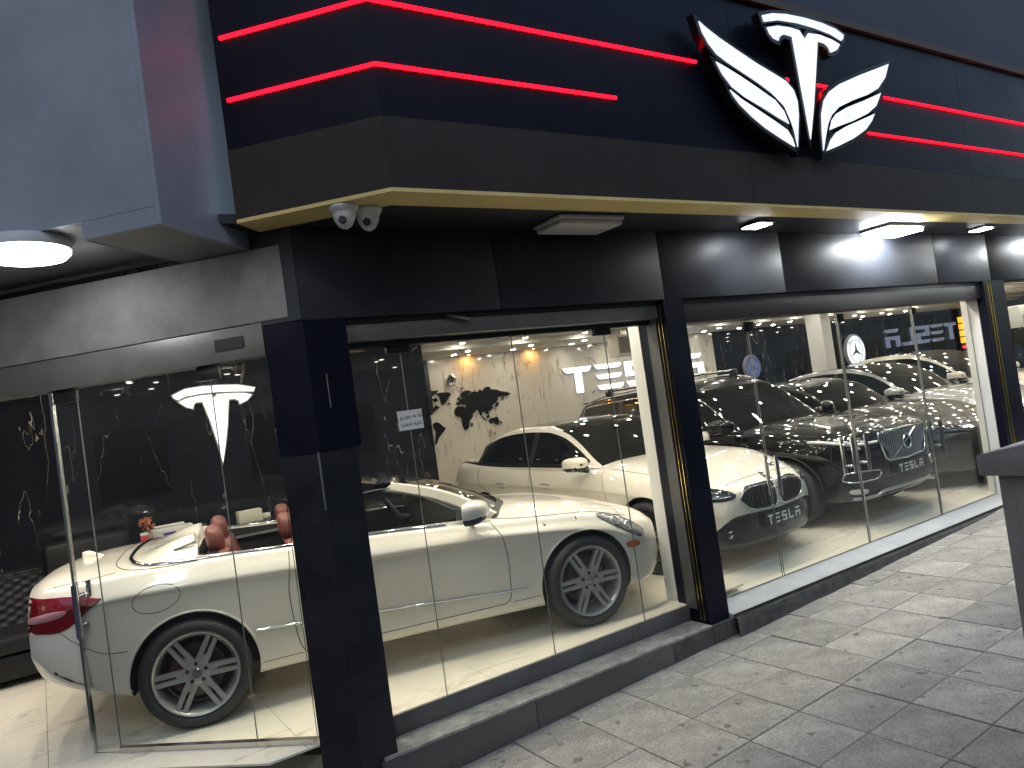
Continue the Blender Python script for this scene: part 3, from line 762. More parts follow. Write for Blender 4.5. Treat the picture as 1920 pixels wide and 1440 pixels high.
def lettering(word, w_, h_, pitch, to3, d, name, mat, parent, join=True):
    """word as solid letters; to3(u,v) -> 3D, d extrusion vector"""
    allm = MB()
    for k, ch in enumerate(word):
        m = MB()
        for poly in LETTERS[ch]:
            pts = [to3(k*pitch+a*w_, b*h_) for a, b in poly]
            (allm if join else m).prism(pts, d)
        if not join: m.build(name, mat, parent)
    if join: allm.build(name, mat, parent)

# ---- wheels -------------------------------------------------------
def wheel_meshes(r, rim, width, style):
    """meshes centred on the hub, outer face towards -y"""
    h = width/2; D = {}
    side = [(rim+.004, -h+.012), (rim+.012, -h+.002), (rim+.03, -h-.004), (r-.03, -h+.002), (r-.012, -h+.018), (r-.004, -h+.035), (r, -h+.06)]
    prof = side+[(a, -b) for a, b in side[::-1]]
    t = MB().lathe(prof, 72, axis='y')
    for k in range(72):   # shallow tread blocks on the shoulder
        a = 2*math.pi*k/72; c_, s_ = math.cos(a), math.sin(a)
        for y0, y1 in ((-h+.02, -h+.06),):
            p = [(c_*(r-.006)-s_*.004, y0, s_*(r-.006)+c_*.004), (c_*(r-.006)+s_*.004, y0, s_*(r-.006)-c_*.004), (c_*(r+.0015)+s_*.004, y1, s_*(r+.0015)-c_*.004), (c_*(r+.0015)-s_*.004, y1, s_*(r+.0015)+c_*.004)]
            t.add(p, [(0, 1, 2, 3)])
    D['wheel'] = (t.mesh('wheel', fix=False), RUBBER, R(50))
    b = MB().lathe([(rim+.004, -h+.014), (rim-.004, -h-.0), (rim-.014, -h+.004), (rim-.02, -h+.02), (rim-.035, -h+.04), (rim-.04, h-.05), (rim-.01, h)], 72, axis='y')
    sp = MB(); face = -h+.016
    def spoke(a, u0, u1, w0, w1, y0, y1, off=0, th=.022):
        c_, s_ = math.cos(a), math.sin(a)
        def P(u, v, y): return (c_*u-s_*v, y, s_*u+c_*v)
        V = [P(u0, off-w0, y0), P(u0, off+w0, y0), P(u1, off+w1, y1), P(u1, off-w1, y1)]
        V2 = [P(u0, off-w0*1.25, y0+th), P(u0, off+w0*1.25, y0+th), P(u1, off+w1*1.2, y1+th), P(u1, off-w1*1.2, y1+th)]
        sp.add(V+V2, [(0, 1, 2, 3), (4, 7, 6, 5), (0, 4, 5, 1), (1, 5, 6, 2), (2, 6, 7, 3), (3, 7, 4, 0)])
    if style == 'twin6':
        for k in range(6):
            a = k*math.pi/3+R(1)
            for s_ in (-1, 1):
                spoke(a, .07, rim-.010, .0145, .0125, face+.012, face-.004, s_*.0225)
            spoke(a, .055, .118, .034, .031, face+.016, face+.011, 0)
        hub = [(0, face+.012), (.03, face+.011), (.06, face+.013), (.082, face+.018), (.088, face+.035)]
    elif style == 'star5':
        for k in range(5):
            a = math.pi/2+k*2*math.pi/5
            for s_ in (-1, 1):
                spoke(a+s_*.17, .05, rim-.012, .013, .008, face+.03, face, 0)
                spoke(a+s_*.30, .12, rim-.012, .006, .006, face+.022, face+.004, 0)
        hub = [(0, face+.026), (.03, face+.025), (.06, face+.03), (.07, face+.05)]
    else:
        for k in range(10):
            spoke(k*2*math.pi/10, .05, rim-.012, .016, .012, face+.03, face, 0)
        hub = [(0, face+.026), (.03, face+.025), (.06, face+.03), (.07, face+.05)]
    sp.lathe(hub, 40, axis='y')
    D['rim'] = (b.mesh('rim'), SILVERRIM if style == 'twin6' else DARKRIM, R(50))
    D['spokes'] = (sp.mesh('spokes'), SILVERRIM if style == 'twin6' else pr('bicolour alloy', (.32, .32, .33), .2, metal=.8), R(40))
    d = MB().lathe([(.05, .0), (.165, .0), (.165, .022), (.05, .022)], 48, axis='y'); D['brake_disc'] = (d.mesh('brake_disc'), DISC, R(40))
    k = MB().lathe([(0, h-.03), (rim-.04, h-.03)], 40, axis='y'); D['wheel_back'] = (k.mesh('wheel_back'), LINER, 0)
    cp = MB().lathe([(0, face+.003), (.026, face+.004), (.031, face+.009), (.033, face+.014)], 28, axis='y')
    D['centre_cap'] = (cp.mesh('centre_cap'), pr('cap grey', (.34, .34, .34), .25, metal=.8), R(40))
    if style == 'twin6':
        st = MB()
        for q in range(3):
            a = math.pi/2+q*2*math.pi/3; c_, s_ = math.cos(a), math.sin(a)
            st.prism([(c_*.024, face+.001, s_*.024), (-s_*.004, face+.001, c_*.004), (s_*.004, face+.001, -c_*.004)], (0, .003, 0))
        D['star_emblem'] = (st.mesh('star_emblem'), CHROME, 0)
        bl = MB()
        for q in range(5):
            a = math.pi/2+q*2*math.pi/5; bl.lathe([(0, face+.0085), (.0115, face+.0085), (.0125, face+.013)], 12, (.056*math.cos(a), 0, .056*math.sin(a)), 'y')
        D['bolt'] = (bl.mesh('bolt'), GAP, 0)
        cal = MB()
        for a in np.linspace(R(150), R(205), 8): cal.box(.12*math.cos(a)-.03, .12*math.cos(a)+.03, -.03, .02, .12*math.sin(a)-.03, .12*math.sin(a)+.03)
        D['brake_caliper'] = (cal.mesh('brake_caliper'), pr('caliper red', (.08, .018, .02), .5), 0)
    for nme, (me, mt, sm) in D.items():
        me.materials.append(mt)
        if sm: me.polygons.foreach_set('use_smooth', [True]*len(me.polygons)); me.set_sharp_from_angle(angle=sm)
    return {k_: v[0] for k_, v in D.items()}
def place_wheels(root, W, r, pos):
    for x, y, steer in pos:
        right = y < 0
        w_ = bpy.data.objects.new('wheel', W['wheel']); col.objects.link(w_); w_.parent = root
        w_.location = (x, y, r); w_.rotation_euler = (0, random.uniform(-.05, .05) if not right else 0, (0 if right else math.pi)+steer)
        for k_, me in W.items():
            if k_ == 'wheel': continue
            c_ = bpy.data.objects.new(k_, me); col.objects.link(c_); c_.parent = w_

def make_body(root, T, paint, arches, shiftf, cut=(), M=44, dx=.035, prof=None, extra=None, skin='body'):
    xk = T[:, 0]
    xs = list(np.arange(xk[-1]+.12, xk[0]-.12, dx)); ends = [0, .006, .018, .036, .06, .09]
    xs = [xk[-1]+e for e in ends]+xs+[xk[0]-e for e in ends[::-1]]; xs = xs[::-1]
    col_ = lambda x: pchip(xk, T[:, 1:], np.array([x]))[0]
    sh = Shell(xs, lambda x: prof(x, *col_(x)), M, shiftf)
    V, F = grid_body(sh)
    cutters = []
    for x, z, R_ in arches:
        for s_ in (-1, 1):
            m = MB().lathe([(R_, s_*.5), (R_, s_*1.3)], 64, (x, 0, z), 'y')
            n0 = len(m.v); ring0 = [i*2 for i in range(64)]; ring1 = [i*2+1 for i in range(64)]
            m.f.append(tuple(ring0)); m.f.append(tuple(ring1[::-1])); cutters.append(m)
    me = bool_cut(V, F, cutters+list(cut))
    def cls(c, n):
        for x, z, R_ in arches:
            d = math.hypot(c.x-x, c.z-z)
            if d < R_+.004 and (abs(n.y) < .5 and d > R_-.02 and ((c.x-x)*n.x+(c.z-z)*n.z) < 0 or (abs(abs(c.y)-.5) < .01)): return 'arch_liner'
        return (extra(c, n) if extra else None) or skin
    parts = split_faces(me, cls, {})
    out = {}
    for k_, m_ in parts.items():
        mt = paint if k_ == skin else (LINER if k_ == 'arch_liner' else pr('car interior trim', (.012, .012, .013), .6))
        out[k_] = obj(k_, m_, mt, root, R(38))
    bm = bmesh.new(); bm.from_mesh(out[skin].data); bvh = BVHTree.FromBMesh(bm); bm.free()
    return Car(root, bvh)
def arch_lips(car, arches, mat, r=.009):
    for x, z, R_ in arches:
        for ax in ('S', 'L'):
            pts = []
            for a in np.linspace(R(-12), R(192), 40):
                pts.append((x+(R_+.008)*math.cos(a), z+(R_+.008)*math.sin(a)))
            zmin = .2
            pts = [p for p in pts if p[1] > zmin+.03]
            car.line('arch_lip', ax, pts, r, mat, -.003, sm=False)

def std_prof(crease=.0):
    def prof(x, W, zb, zs, zt, zc):
        return [(0, zb), (W-.14, zb), (W-.04, zb+.045), (W-.022, zb+.17), (W-.014, .5*(zc+zb+.17)), (W-.004-crease, zc-.03), (W, zc), (W-.05, zs-.05), (W-.10, zs), (W*.55, zt-.014), (0, zt)]
    return prof

def cabin(root, C, paint, glassm, t_side=(1.25, 2.9), ws_x=-1.3, rw_x=-2.9, bpill=(), dlo=(None, None), roofm=None, bow=.2, M=40, dx=.03, trim=True, zdown=.1):
    """greenhouse skin from rows x, zr, yb, yr, zbelt; split into roof/pillars and panes"""
    xk = C[:, 0]; xs = list(np.arange(xk[0], xk[-1], -dx)); xs.append(xk[-1])
    rows = []; K = 7
    tt = np.linspace(0, K-1, M)
    for x in xs:
        zr, yb, yr, zbelt = pchip(xk, C[:, 1:], np.array([x]))[0]
        h = max(zr-zbelt, -.02)
        c = [(yb+.005, zbelt-zdown), (yb, zbelt), (yb-.42*(yb-yr), zbelt+.45*h), (yr+.035, zbelt+.84*h), (yr-.03, zbelt+.955*h), (.55*yr, zr-.006), (0, zr)]
        rows.append(pchip(np.arange(K), np.array(c), tt))
    def sh(x, y):
        f = sstep(np.array([x]), xk[0]-1.0, xk[0])[0]; b = 1-sstep(np.array([x]), xk[-1], xk[-1]+.9)[0]
        return -bow*f*(y/.7)**2+.5*bow*b*(y/.7)**2
    groups = {}
    def P(i, j, s_): y, z = rows[i][j]; return (xs[i]+sh(xs[i], y), s_*y, z)
    for i in range(len(xs)-1):
        xm = (xs[i]+xs[i+1])/2; zr = pchip(xk, C[:, 1:], np.array([xm]))[0]
        slope = (pchip(xk, C[:, 1], np.array([xs[i]]))[0]-pchip(xk, C[:, 1], np.array([xs[i+1]]))[0])/(xs[i]-xs[i+1])
        for j in range(M-1):
            tm = (tt[j]+tt[j+1])/2
            for s_ in (-1, 1):
                k_ = 'roof'
                if t_side[0] < tm < t_side[1] and dlo[1] < xm < dlo[0]:
                    k_ = 'side_window' if s_ < 0 else 'side_window_l'
                    for b0, b1 in bpill:
                        if b1 < xm < b0: k_ = 'pillar_trim'
                elif .98 < tm <= t_side[0]: k_ = 'belt_trim' if trim else 'roof'
                elif tm <= .98: k_ = 'roof'
                if tm > 3.75 and xm > ws_x: k_ = 'windscreen'
                if tm > 3.75 and xm < rw_x: k_ = 'rear_window'
                if roofm and tm > 4.0 and rw_x <= xm <= ws_x: k_ = 'roof_panel'
                g_ = groups.setdefault(k_, MB())
                q = [P(i, j, s_), P(i, j+1, s_), P(i+1, j+1, s_), P(i+1, j, s_)]
                g_.add(q if s_ < 0 else q[::-1], [(0, 1, 2, 3)])
    mats = {'roof': paint, 'side_window': glassm, 'side_window_l': glassm, 'windscreen': glassm, 'rear_window': glassm, 'pillar_trim': BLACKP, 'belt_trim': BLACKP, 'roof_panel': roofm}
    for k_, g_ in groups.items():
        g_.build('side_window' if k_ == 'side_window_l' else k_, mats[k_], root, R(40))
    bm = bmesh.new(); 
    for g_ in groups.values():
        o = len(bm.verts); vs = [bm.verts.new(v) for v in g_.v]
        for f in g_.f:
            try: bm.faces.new([vs[i] for i in f])
            except ValueError: pass
    bvh = BVHTree.FromBMesh(bm); bm.free()
    return Car(root, bvh)

def mirror(root, x, y, z, mat, s_=-1, scale=1.0):
    k = scale; rows = []
    sp = lambda v, e: math.copysign(abs(v)**e, v)
    for u, ww, hh in ((-.045, .088, .060), (-.04, .1, .070), (0, .106, .076), (.045, .1, .070), (.08, .084, .056), (.1, .055, .036), (.108, .015, .01)):
        row = []
        for a in np.linspace(0, 2*math.pi, 33):
            yy = s_*(.1+ww*sp(math.cos(a), .62))*k
            row.append((x+u*k-.5*(abs(yy)-.1*k), y+yy, z+hh*k*sp(math.sin(a), .62)))
        rows.append(row)
    up, lo = MB(), MB()
    for i in range(len(rows)-1):
        for j in range(32):
            q = [rows[i][j], rows[i][j+1], rows[i+1][j+1], rows[i+1][j]]
            (lo if sum(p[2] for p in q)/4 < z-.026*k else up).add(q, [(0, 1, 2, 3)])
    o = up.build('mirror', mat, root, R(60)); lo.build('mirror_lower_cover', BLACKP, o, R(60))
    MB().add([(p[0]+.006, p[1], p[2]) for p in rows[0][:-1]], [tuple(range(32))]).build('mirror_glass', CHROME, o)
    MB().tube([(x+.02*k, y+s_*.1*k, z-.055*k), (x+.03, y-s_*.04, z-.09*k)], .02, 8).build('mirror_foot', BLACKP, o, True)
    MB().tube([(p[0], p[1]+s_*.002, p[2]) for p in (rows[i][k2] for i, k2 in ((1, 27), (2, 27), (3, 27), (4, 27)))], .004, 6).build('indicator_strip', CHROME, o, True)
    return o


# ---- 1: white convertible ------------------------------------------
conv = thing('convertible_car', 'white open top convertible with red brown seats parked along the corner windows', 'car', (3.517, 5.274, 0), R(-13.7))
T = np.array([
 # x      W    zb   zs    zt    crease
 [.84,  .68, .25, .61, .645, .50],
 [.78,  .77, .21, .655, .70, .53],
 [.60,  .835, .19, .70, .775, .59],
 [.35,  .872, .19, .765, .848, .66],
 [0,    .888, .20, .825, .912, .72],
 [-.35, .886, .205, .86, .945, .76],
 [-.65, .880, .21, .885, .962, .785],
 [-1.0, .880, .215, .92, .968, .805],
 [-1.6, .885, .22, .965, .985, .83],
 [-2.1, .892, .22, .988, 1.0, .855],
 [-2.6, .905, .22, 1.005, 1.035, .875],
 [-3.0, .892, .245, 1.005, 1.06, .88],
 [-3.3, .862, .29, .985, 1.058, .87],
 [-3.5, .82, .34, .972, 1.045, .85],
 [-3.62, .76, .385, .948, 1.02, .82],
 [-3.68, .69, .43, .915, .985, .78]])
def conv_shift(x, y, z):
    f = sstep(np.array([x]), .0, .84)[0]; b = 1-sstep(np.array([x]), -3.68, -2.95)[0]
    d = -f*(.25*(abs(y)/.85)**2.6+.07*max(0, (z-.5)/.3)**2+.05*max(0, (.4-z)/.25))
    d += b*(.12*(abs(y)/.85)**2.6+.035*max(0, (z-.62)/.4)**2+.10*max(0, (.6-z)/.25)**1.3)
    return d
arch1 = [(0, .335, .372), (-2.70, .335, .375)]
pit = MB(); pts = []
for (cx, cy_, a0) in ((-.80, .62, 0), (-2.55, .58, 90), (-2.55, -.58, 180), (-.80, -.62, 270)):
    for a in np.linspace(R(a0), R(a0+90), 6): pts.append((cx+.09*math.cos(a), cy_+.09*math.sin(a), .48))
n_ = len(pts); pit.v = pts+[(p_[0], p_[1], 1.68) for p_ in pts]; pit.f = [tuple(range(n_))[::-1], tuple(range(n_, 2*n_))]+[(i, (i+1) % n_, n_+(i+1) % n_, n_+i) for i in range(n_)]
def pit_cls(c, n):
    if -2.66 < c.x < -.68 and abs(c.y) < .72 and .47 < c.z < 1.02 and (abs(c.z-.48) < .01 or (abs(n.z) < .5 and abs(c.y) < .715 and c.z < 1.0 and not (abs(c.y) > .712))): return 'cockpit_lining'
c1 = make_body(conv, T, WHITEPAINT, arch1, conv_shift, [pit], prof=std_prof(.006), extra=pit_cls)
arch_lips(c1, arch1, WHITEPAINT, .008)
W1 = wheel_meshes(.335, .256, .235, 'twin6')
place_wheels(conv, W1, .335, [(0, -.775, R(4)), (-2.70, -.785, 0), (0, .775, R(4)), (-2.70, .785, 0)])
# panel gaps
c1.line('door_gap', 'S', [(-.672, .885), (-.622, .78), (-.600, .64), (-.602, .47), (-.612, .35), (-.65, .31), (-.72, .304), (-1.2, .304), (-1.6, .304), (-1.98, .304), (-2.06, .34), (-2.09, .5), (-2.1, .7), (-2.08, .86), (-2.07, .96)], .0028, GAP)
c1.line('sill_gap', 'S', [(-.37, .306), (-.45, .306), (-.6, .305)], .0022, GAP)
c1.line('sill_gap', 'S', [(-2.05, .304), (-2.2, .303), (-2.32, .302)], .0022, GAP)
c1.line('bumper_gap', 'S', [(-3.06, .555), (-3.2, .57), (-3.34, .66), (-3.42, .735)], .0022, GAP)
c1.line('bumper_gap', 'S', [(.30, .66), (.36, .71), (.42, .77)], .0022, GAP)
c1.line('bonnet_gap', 'T', [(-.63, -.74), (-.40, -.775), (0, -.772), (.3, -.73), (.45, -.68)], .003, GAP)
c1.line('boot_gap', 'T', [(-2.62, -.80), (-2.8, -.80), (-3.02, -.74), (-3.12, -.55), (-3.14, -.2), (-3.14, .2), (-3.12, .55), (-3.02, .74), (-2.8, .80), (-2.62, .80)], .003, GAP)
c1.line('boot_lid_gap', 'T', [(-3.1, -.73), (-3.3, -.71), (-3.46, -.66)], .0025, GAP)
c1.line('fuel_flap', 'S', [(-2.87+.135*math.cos(a)+.02*math.sin(a), .835+.083*math.sin(a)) for a in np.linspace(0, 2*math.pi, 24, endpoint=False)], .0022, GAP, closed=True, dens=2)
c1.line('side_strip', 'S', [(-2.33, .512), (-2.0, .494), (-1.5, .455), (-1.0, .418), (-.47, .378)], .008, CHROME, .002)
c1.patch('jacking_cover', 'S', [(-.62, .235), (-.56, .235), (-.56, .275), (-.62, .275)], WHITEPAINT, .002)
c1.patch('side_marker', 'S', smooth_poly([(.36, .545), (.47, .54), (.49, .50), (.38, .50)], 3), AMBER, .004)
for x, z in ((-.28, .80), (-.02, .80), (.03, .62), (-.2, .61)):
    c1.patch('badge_stud', 'S', [(x+.011*math.cos(a), z+.011*math.sin(a)) for a in np.linspace(0, 6.28, 12, endpoint=False)], CHROME, .003, rings=(1, .6), bulge=.004)
# lamps
hl = [(.16, .79), (.30, .765), (.45, .69), (.55, .60), (.50, .565), (.38, .63), (.24, .72)]
for ax in 'SL':
    h_ = c1.patch('headlight', ax, smooth_poly(hl, 4), pr('headlamp glass', (.3, .31, .31), .1, metal=.55, coat=1), .006, bulge=.006)
    for x_, z_, r_ in ((.30, .715, .034), (.41, .655, .038)):
        c1.line('projector_ring', ax, [(x_+r_*math.cos(a), z_+.8*r_*math.sin(a)) for a in np.linspace(0, 6.28, 16, endpoint=False)], .005, CHROME, .014, closed=True, dens=1, parent=h_)
    c1.line('headlight_seal', ax, [tuple(p) for p in smooth_poly(hl, 4)], .003, GAP, .004, closed=True, sm=False, parent=h_)
tl = [(-3.66, .92), (-3.50, .935), (-3.34, .93), (-3.20, .905), (-3.17, .89), (-3.24, .845), (-3.33, .775), (-3.42, .735), (-3.52, .735), (-3.66, .75)]
t1 = c1.patch('tail_light', 'S', smooth_poly(tl, 3), LAMPRED, .006)
c1.patch('reflector_band', 'S', smooth_poly([(-3.6, .83), (-3.45, .86), (-3.36, .855), (-3.42, .82), (-3.6, .80)], 3), pr('pink reflector', (.5, .24, .24), .2, coat=1), .009, parent=t1)
c1.patch('tail_light', 'L', smooth_poly(tl, 3), LAMPRED, .006)
# grille and front badge, lower lip and rear diffuser
c1.patch('grille', 'F', smooth_poly([(-.34, .60), (.34, .60), (.30, .45), (-.30, .45)], 3), BLACKP, .004)
c1.line('grille_bar', 'F', [(-.32, .53), (0, .535), (.32, .53)], .012, CHROME, .01)
c1.patch('front_intake', 'F', smooth_poly([(-.55, .36), (.55, .36), (.5, .27), (-.5, .27)], 3), BLACKP, .003)
c1.line('front_lip', 'S', [(.33, .205), (.45, .215), (.52, .225)], .012, WHITEPAINT, .004)
c1.patch('rear_valance', 'S', [(-3.62, .43), (-3.5, .375), (-3.36, .335), (-3.36, .31), (-3.52, .33), (-3.66, .40)], BLACKP, .003)
# boot fin antenna
MB().prism([(-3.42, -.016, 1.03), (-3.27, -.016, 1.05), (-3.38, -.003, 1.105), (-3.42, -.003, 1.1)], (0, .03, 0)).build('fin_antenna', WHITEPAINT, conv, bevel=.006)
# beltline chrome and its loop round the soft-top lid
belt = [(-1.0, -.775), (-1.5, -.785), (-2.0, -.79), (-2.5, -.79), (-2.8, -.765), (-2.96, -.69), (-3.04, -.5), (-3.06, -.25), (-3.06, 0), (-3.06, .25), (-3.04, .5), (-2.96, .69), (-2.8, .765), (-2.5, .79), (-2.0, .79), (-1.5, .785), (-1.0, .775)]
c1.line('chrome_waist_trim', 'T', belt, .014, CHROME, .004)
# raised lid behind the seats with two fairings and a dark slot
rows = []
for x in np.linspace(-2.63, -3.02, 14):
    f = 1-sstep(np.array([-x]), 2.66, 3.02)[0]
    row = []
    for y in np.linspace(-.70, .70, 41):
        e = 1-min(1, (abs(y)/.70)**6)
        hmp = math.exp(-((abs(y)-.36)/.17)**2)
        base = c1.hit('T', x, y)[0].z
        row.append((x+.05*(abs(y)/.7)**2*0, y, base-.004+e*f*(.035+.065*hmp)+.006*e))
    rows.append(row)
MB().grid(rows).grid([[(p[0]+.004, p[1], p[2]) for p in rows[0]], [(p[0]+.004, p[1], .92) for p in rows[0]]]).build('soft_top_lid', WHITEPAINT, conv, True)
for s_ in (-1, 1):
    MB().grid([[(-2.64-.02*k*3.2, s_*(.53+.01*j), 1.103-.0165*k*.9-.004*j) for j in range(4)] for k in range(6)]).build('lid_slot', BLACKP, conv, True)
# windscreen, frame, sun visors, steering wheel, dashboard, mirrors
def ws(u, v):   # u -1..1 across, v 0..1 up
    x0, y0, z0 = -.40-.24*u*u, .71*u, .955-.03*u*u
    x1, y1, z1 = -1.24-.10*u*u, .575*u, 1.29-.035*u*u
    bul = .04*math.sin(math.pi*v)
    return Vector((x0+(x1-x0)*v+bul*.6, y0+(y1-y0)*v, z0+(z1-z0)*v+bul))
MB().grid([[ws(u, v) for u in np.linspace(-1, 1, 25)] for v in np.linspace(0, 1, 9)]).build('windscreen', glass('car glass', (.62, .66, .66)), conv, True, fix=False)
for s_ in (-1, 1):
    path = [ws(s_, v) for v in np.linspace(0, 1, 9)]
    m = MB(); rr = []
    for i, p in enumerate(path):
        rr.append([(p.x+dx_, p.y+s_*dy_, p.z+dz_) for dx_, dy_, dz_ in ((.05, -.03, .0), (.055, .0, .012), (.03, .028, .008), (-.03, .03, -.03), (-.04, .01, -.04), (-.01, -.03, -.03), (.05, -.03, .0))])
    m.grid(rr); m.build('a_pillar', WHITEPAINT, conv, R(50))
hd = [ws(u, 1) for u in np.linspace(-1, 1, 17)]
m = MB(); m.grid([[(p.x+a, p.y, p.z+b) for a, b in ((.05, -.012), (.03, .012), (-.03, .022), (-.09, .012), (-.10, -.012), (-.03, -.02), (.05, -.012))] for p in hd]); m.build('windscreen_header', BLACKPAINT, conv, R(50))
MB().grid([[ws(u, v)+Vector((.012, 0, .012)) for u in np.linspace(-1, 1, 17)] for v in (-.06, .03)]).build('windscreen_lower_trim', BLACKP, conv, True)
dsh = MB()
dsh.grid([[(x, y, z) for y in np.linspace(-.68, .68, 9)] for x, z in ((-.62, .945), (-.85, .955), (-1.0, .93), (-1.06, .86), (-1.02, .7), (-.8, .6))]); dsh.build('dashboard', DARKLEATHER, conv, True)
sw = MB(); a_ = R(65)
sw.tube([(-1.14-.19*math.cos(t_)*math.cos(a_), .37+.19*math.sin(t_), .89+.19*math.cos(t_)*math.sin(a_)) for t_ in np.linspace(0, 2*math.pi, 32, endpoint=False)], .016, 8, True)
sw.tube([(-1.14, .2, .89), (-1.14, .54, .89)], .02, 8); sw.tube([(-1.14, .37, .89), (-1.0, .37, .86)], .04, 10); sw.build('steering_wheel', BLACKP, conv, True)
MB().box(-1.13, -1.10, -.1, .1, 1.19, 1.25).build('interior_mirror', BLACKP, conv, bevel=.01)
mirror(conv, -.84, -.84, 1.0, WHITEPAINT, -1, 1.12); mirror(conv, -.84, .84, 1.0, WHITEPAINT, 1, 1.12)
# side glass
for s_ in (-1, 1):
    bl = [(-.78, .925), (-1.0, .945), (-1.4, .965), (-1.95, .99)]; tp_ = [(-.86, .985), (-1.08, 1.12), (-1.32, 1.235), (-1.97, 1.2)]
    rows = []
    for (xa, za), (xb, zb_) in zip(smooth_poly(bl, 5, False), smooth_poly(tp_, 5, False)):
        rows.append([(xa+(xb-xa)*v, s_*(.775-.17*v*(zb_-za)/.27), za+(zb_-za)*v) for v in np.linspace(0, 1, 6)])
    gg = MB().grid(rows).build('door_glass', MATS['car glass'], conv, True, fix=False)
    MB().tube([r_[-1] for r_ in rows], .004, 6).build('glass_edge', PEDGE, gg)
    MB().prism([(-.655, s_*.765, .925), (-.92, s_*.775, .94), (-.9, s_*.735, 1.02)], (0, s_*.012, 0)).build('quarter_trim', BLACKP, conv)
# seats
def seat(x, y, w_, back, parent, hz=1.03, tilt=.25, hr=True):
    s = thing('seat', 'x', 'x'); del s['label']; del s['category']; s.parent = parent; s.location = (x, y, 0)
    rows = []
    for k, v in enumerate(np.linspace(0, 1, 10)):
        z = .55+(hz-.55)*v; th = .075*(1-.35*v)+.02; ww = w_*(1-.14*v**2)*(1 if v < .93 else .86); xx = -tilt*(z-.55)
        row = []
        for a in np.linspace(0, 2*math.pi, 25):
            ca, sa = math.cos(a), math.sin(a)
            row.append((xx+th*math.copysign(abs(ca)**.6, ca), ww*math.copysign(abs(sa)**.5, sa), z))
        rows.append(row)
    MB().grid(rows).grid([[(p[0]*.6+rows[-1][0][0]*.3, p[1]*.6, p[2]+.015) for p in rows[-1]], rows[-1]]).add([(p[0]*.6+rows[-1][0][0]*.3, p[1]*.6, p[2]+.015) for p in rows[-1][:-1]], [tuple(range(24))]).build('seat_back', LEATHER, s, True)
    if hr:
        c = (-tilt*(hz-.45)-.0, 0, hz+.085)
        m = MB(); m.sphere((0, 0, 0), .06, .13, .095, 20, 12)
        m.v = [(math.copysign(abs(v[0]/.06)**.7, v[0])*.06-.12*v[2], math.copysign(abs(v[1]/.13)**.6, v[1])*.13, math.copysign(abs(v[2]/.095)**.7, v[2])*.095) for v in m.v]
        m.v = [(v[0]+c[0], v[1]+c[1], v[2]+c[2]) for v in m.v]; m.build('headrest', LEATHER, s, True)
        sh_ = MB()
        for yy in (-.06, .06): sh_.tube([(c[0]+.02, yy, hz-.03), (c[0]+.01, yy, hz+.03)], .008, 8)
        sh_.build('headrest_post', CHROME, s)
    MB().box(-.02, .5, -w_, w_, .42, .56).build('cushion', LEATHER, s, bevel=.04)
    return s
for y in (-.37, .37): seat(-1.88, y, .26, 0, conv, .99, .32)
for y in (-.33, .33): seat(-2.40, y, .24, 0, conv, .985, .25)
MB().box(-2.6, -2.5, -.66, .66, .6, 1.0).build('rear_shelf', DARKLEATHER, conv, bevel=.03)
MB().box(-1.9, -1.0, -.12, .12, .5, .72).build('centre_console', DARKLEATHER, conv, bevel=.03)
for s_ in (-1, 1):
    MB().grid([[(x, s_*(.735-.05*k), .965-.02*k-.05*(x+2.5)*-.3) for k in range(3)] for x in np.linspace(-2.1, -2.66, 6)]).build('quarter_panel_trim', pr('dark grey trim', (.06, .058, .06), .5), conv, True)

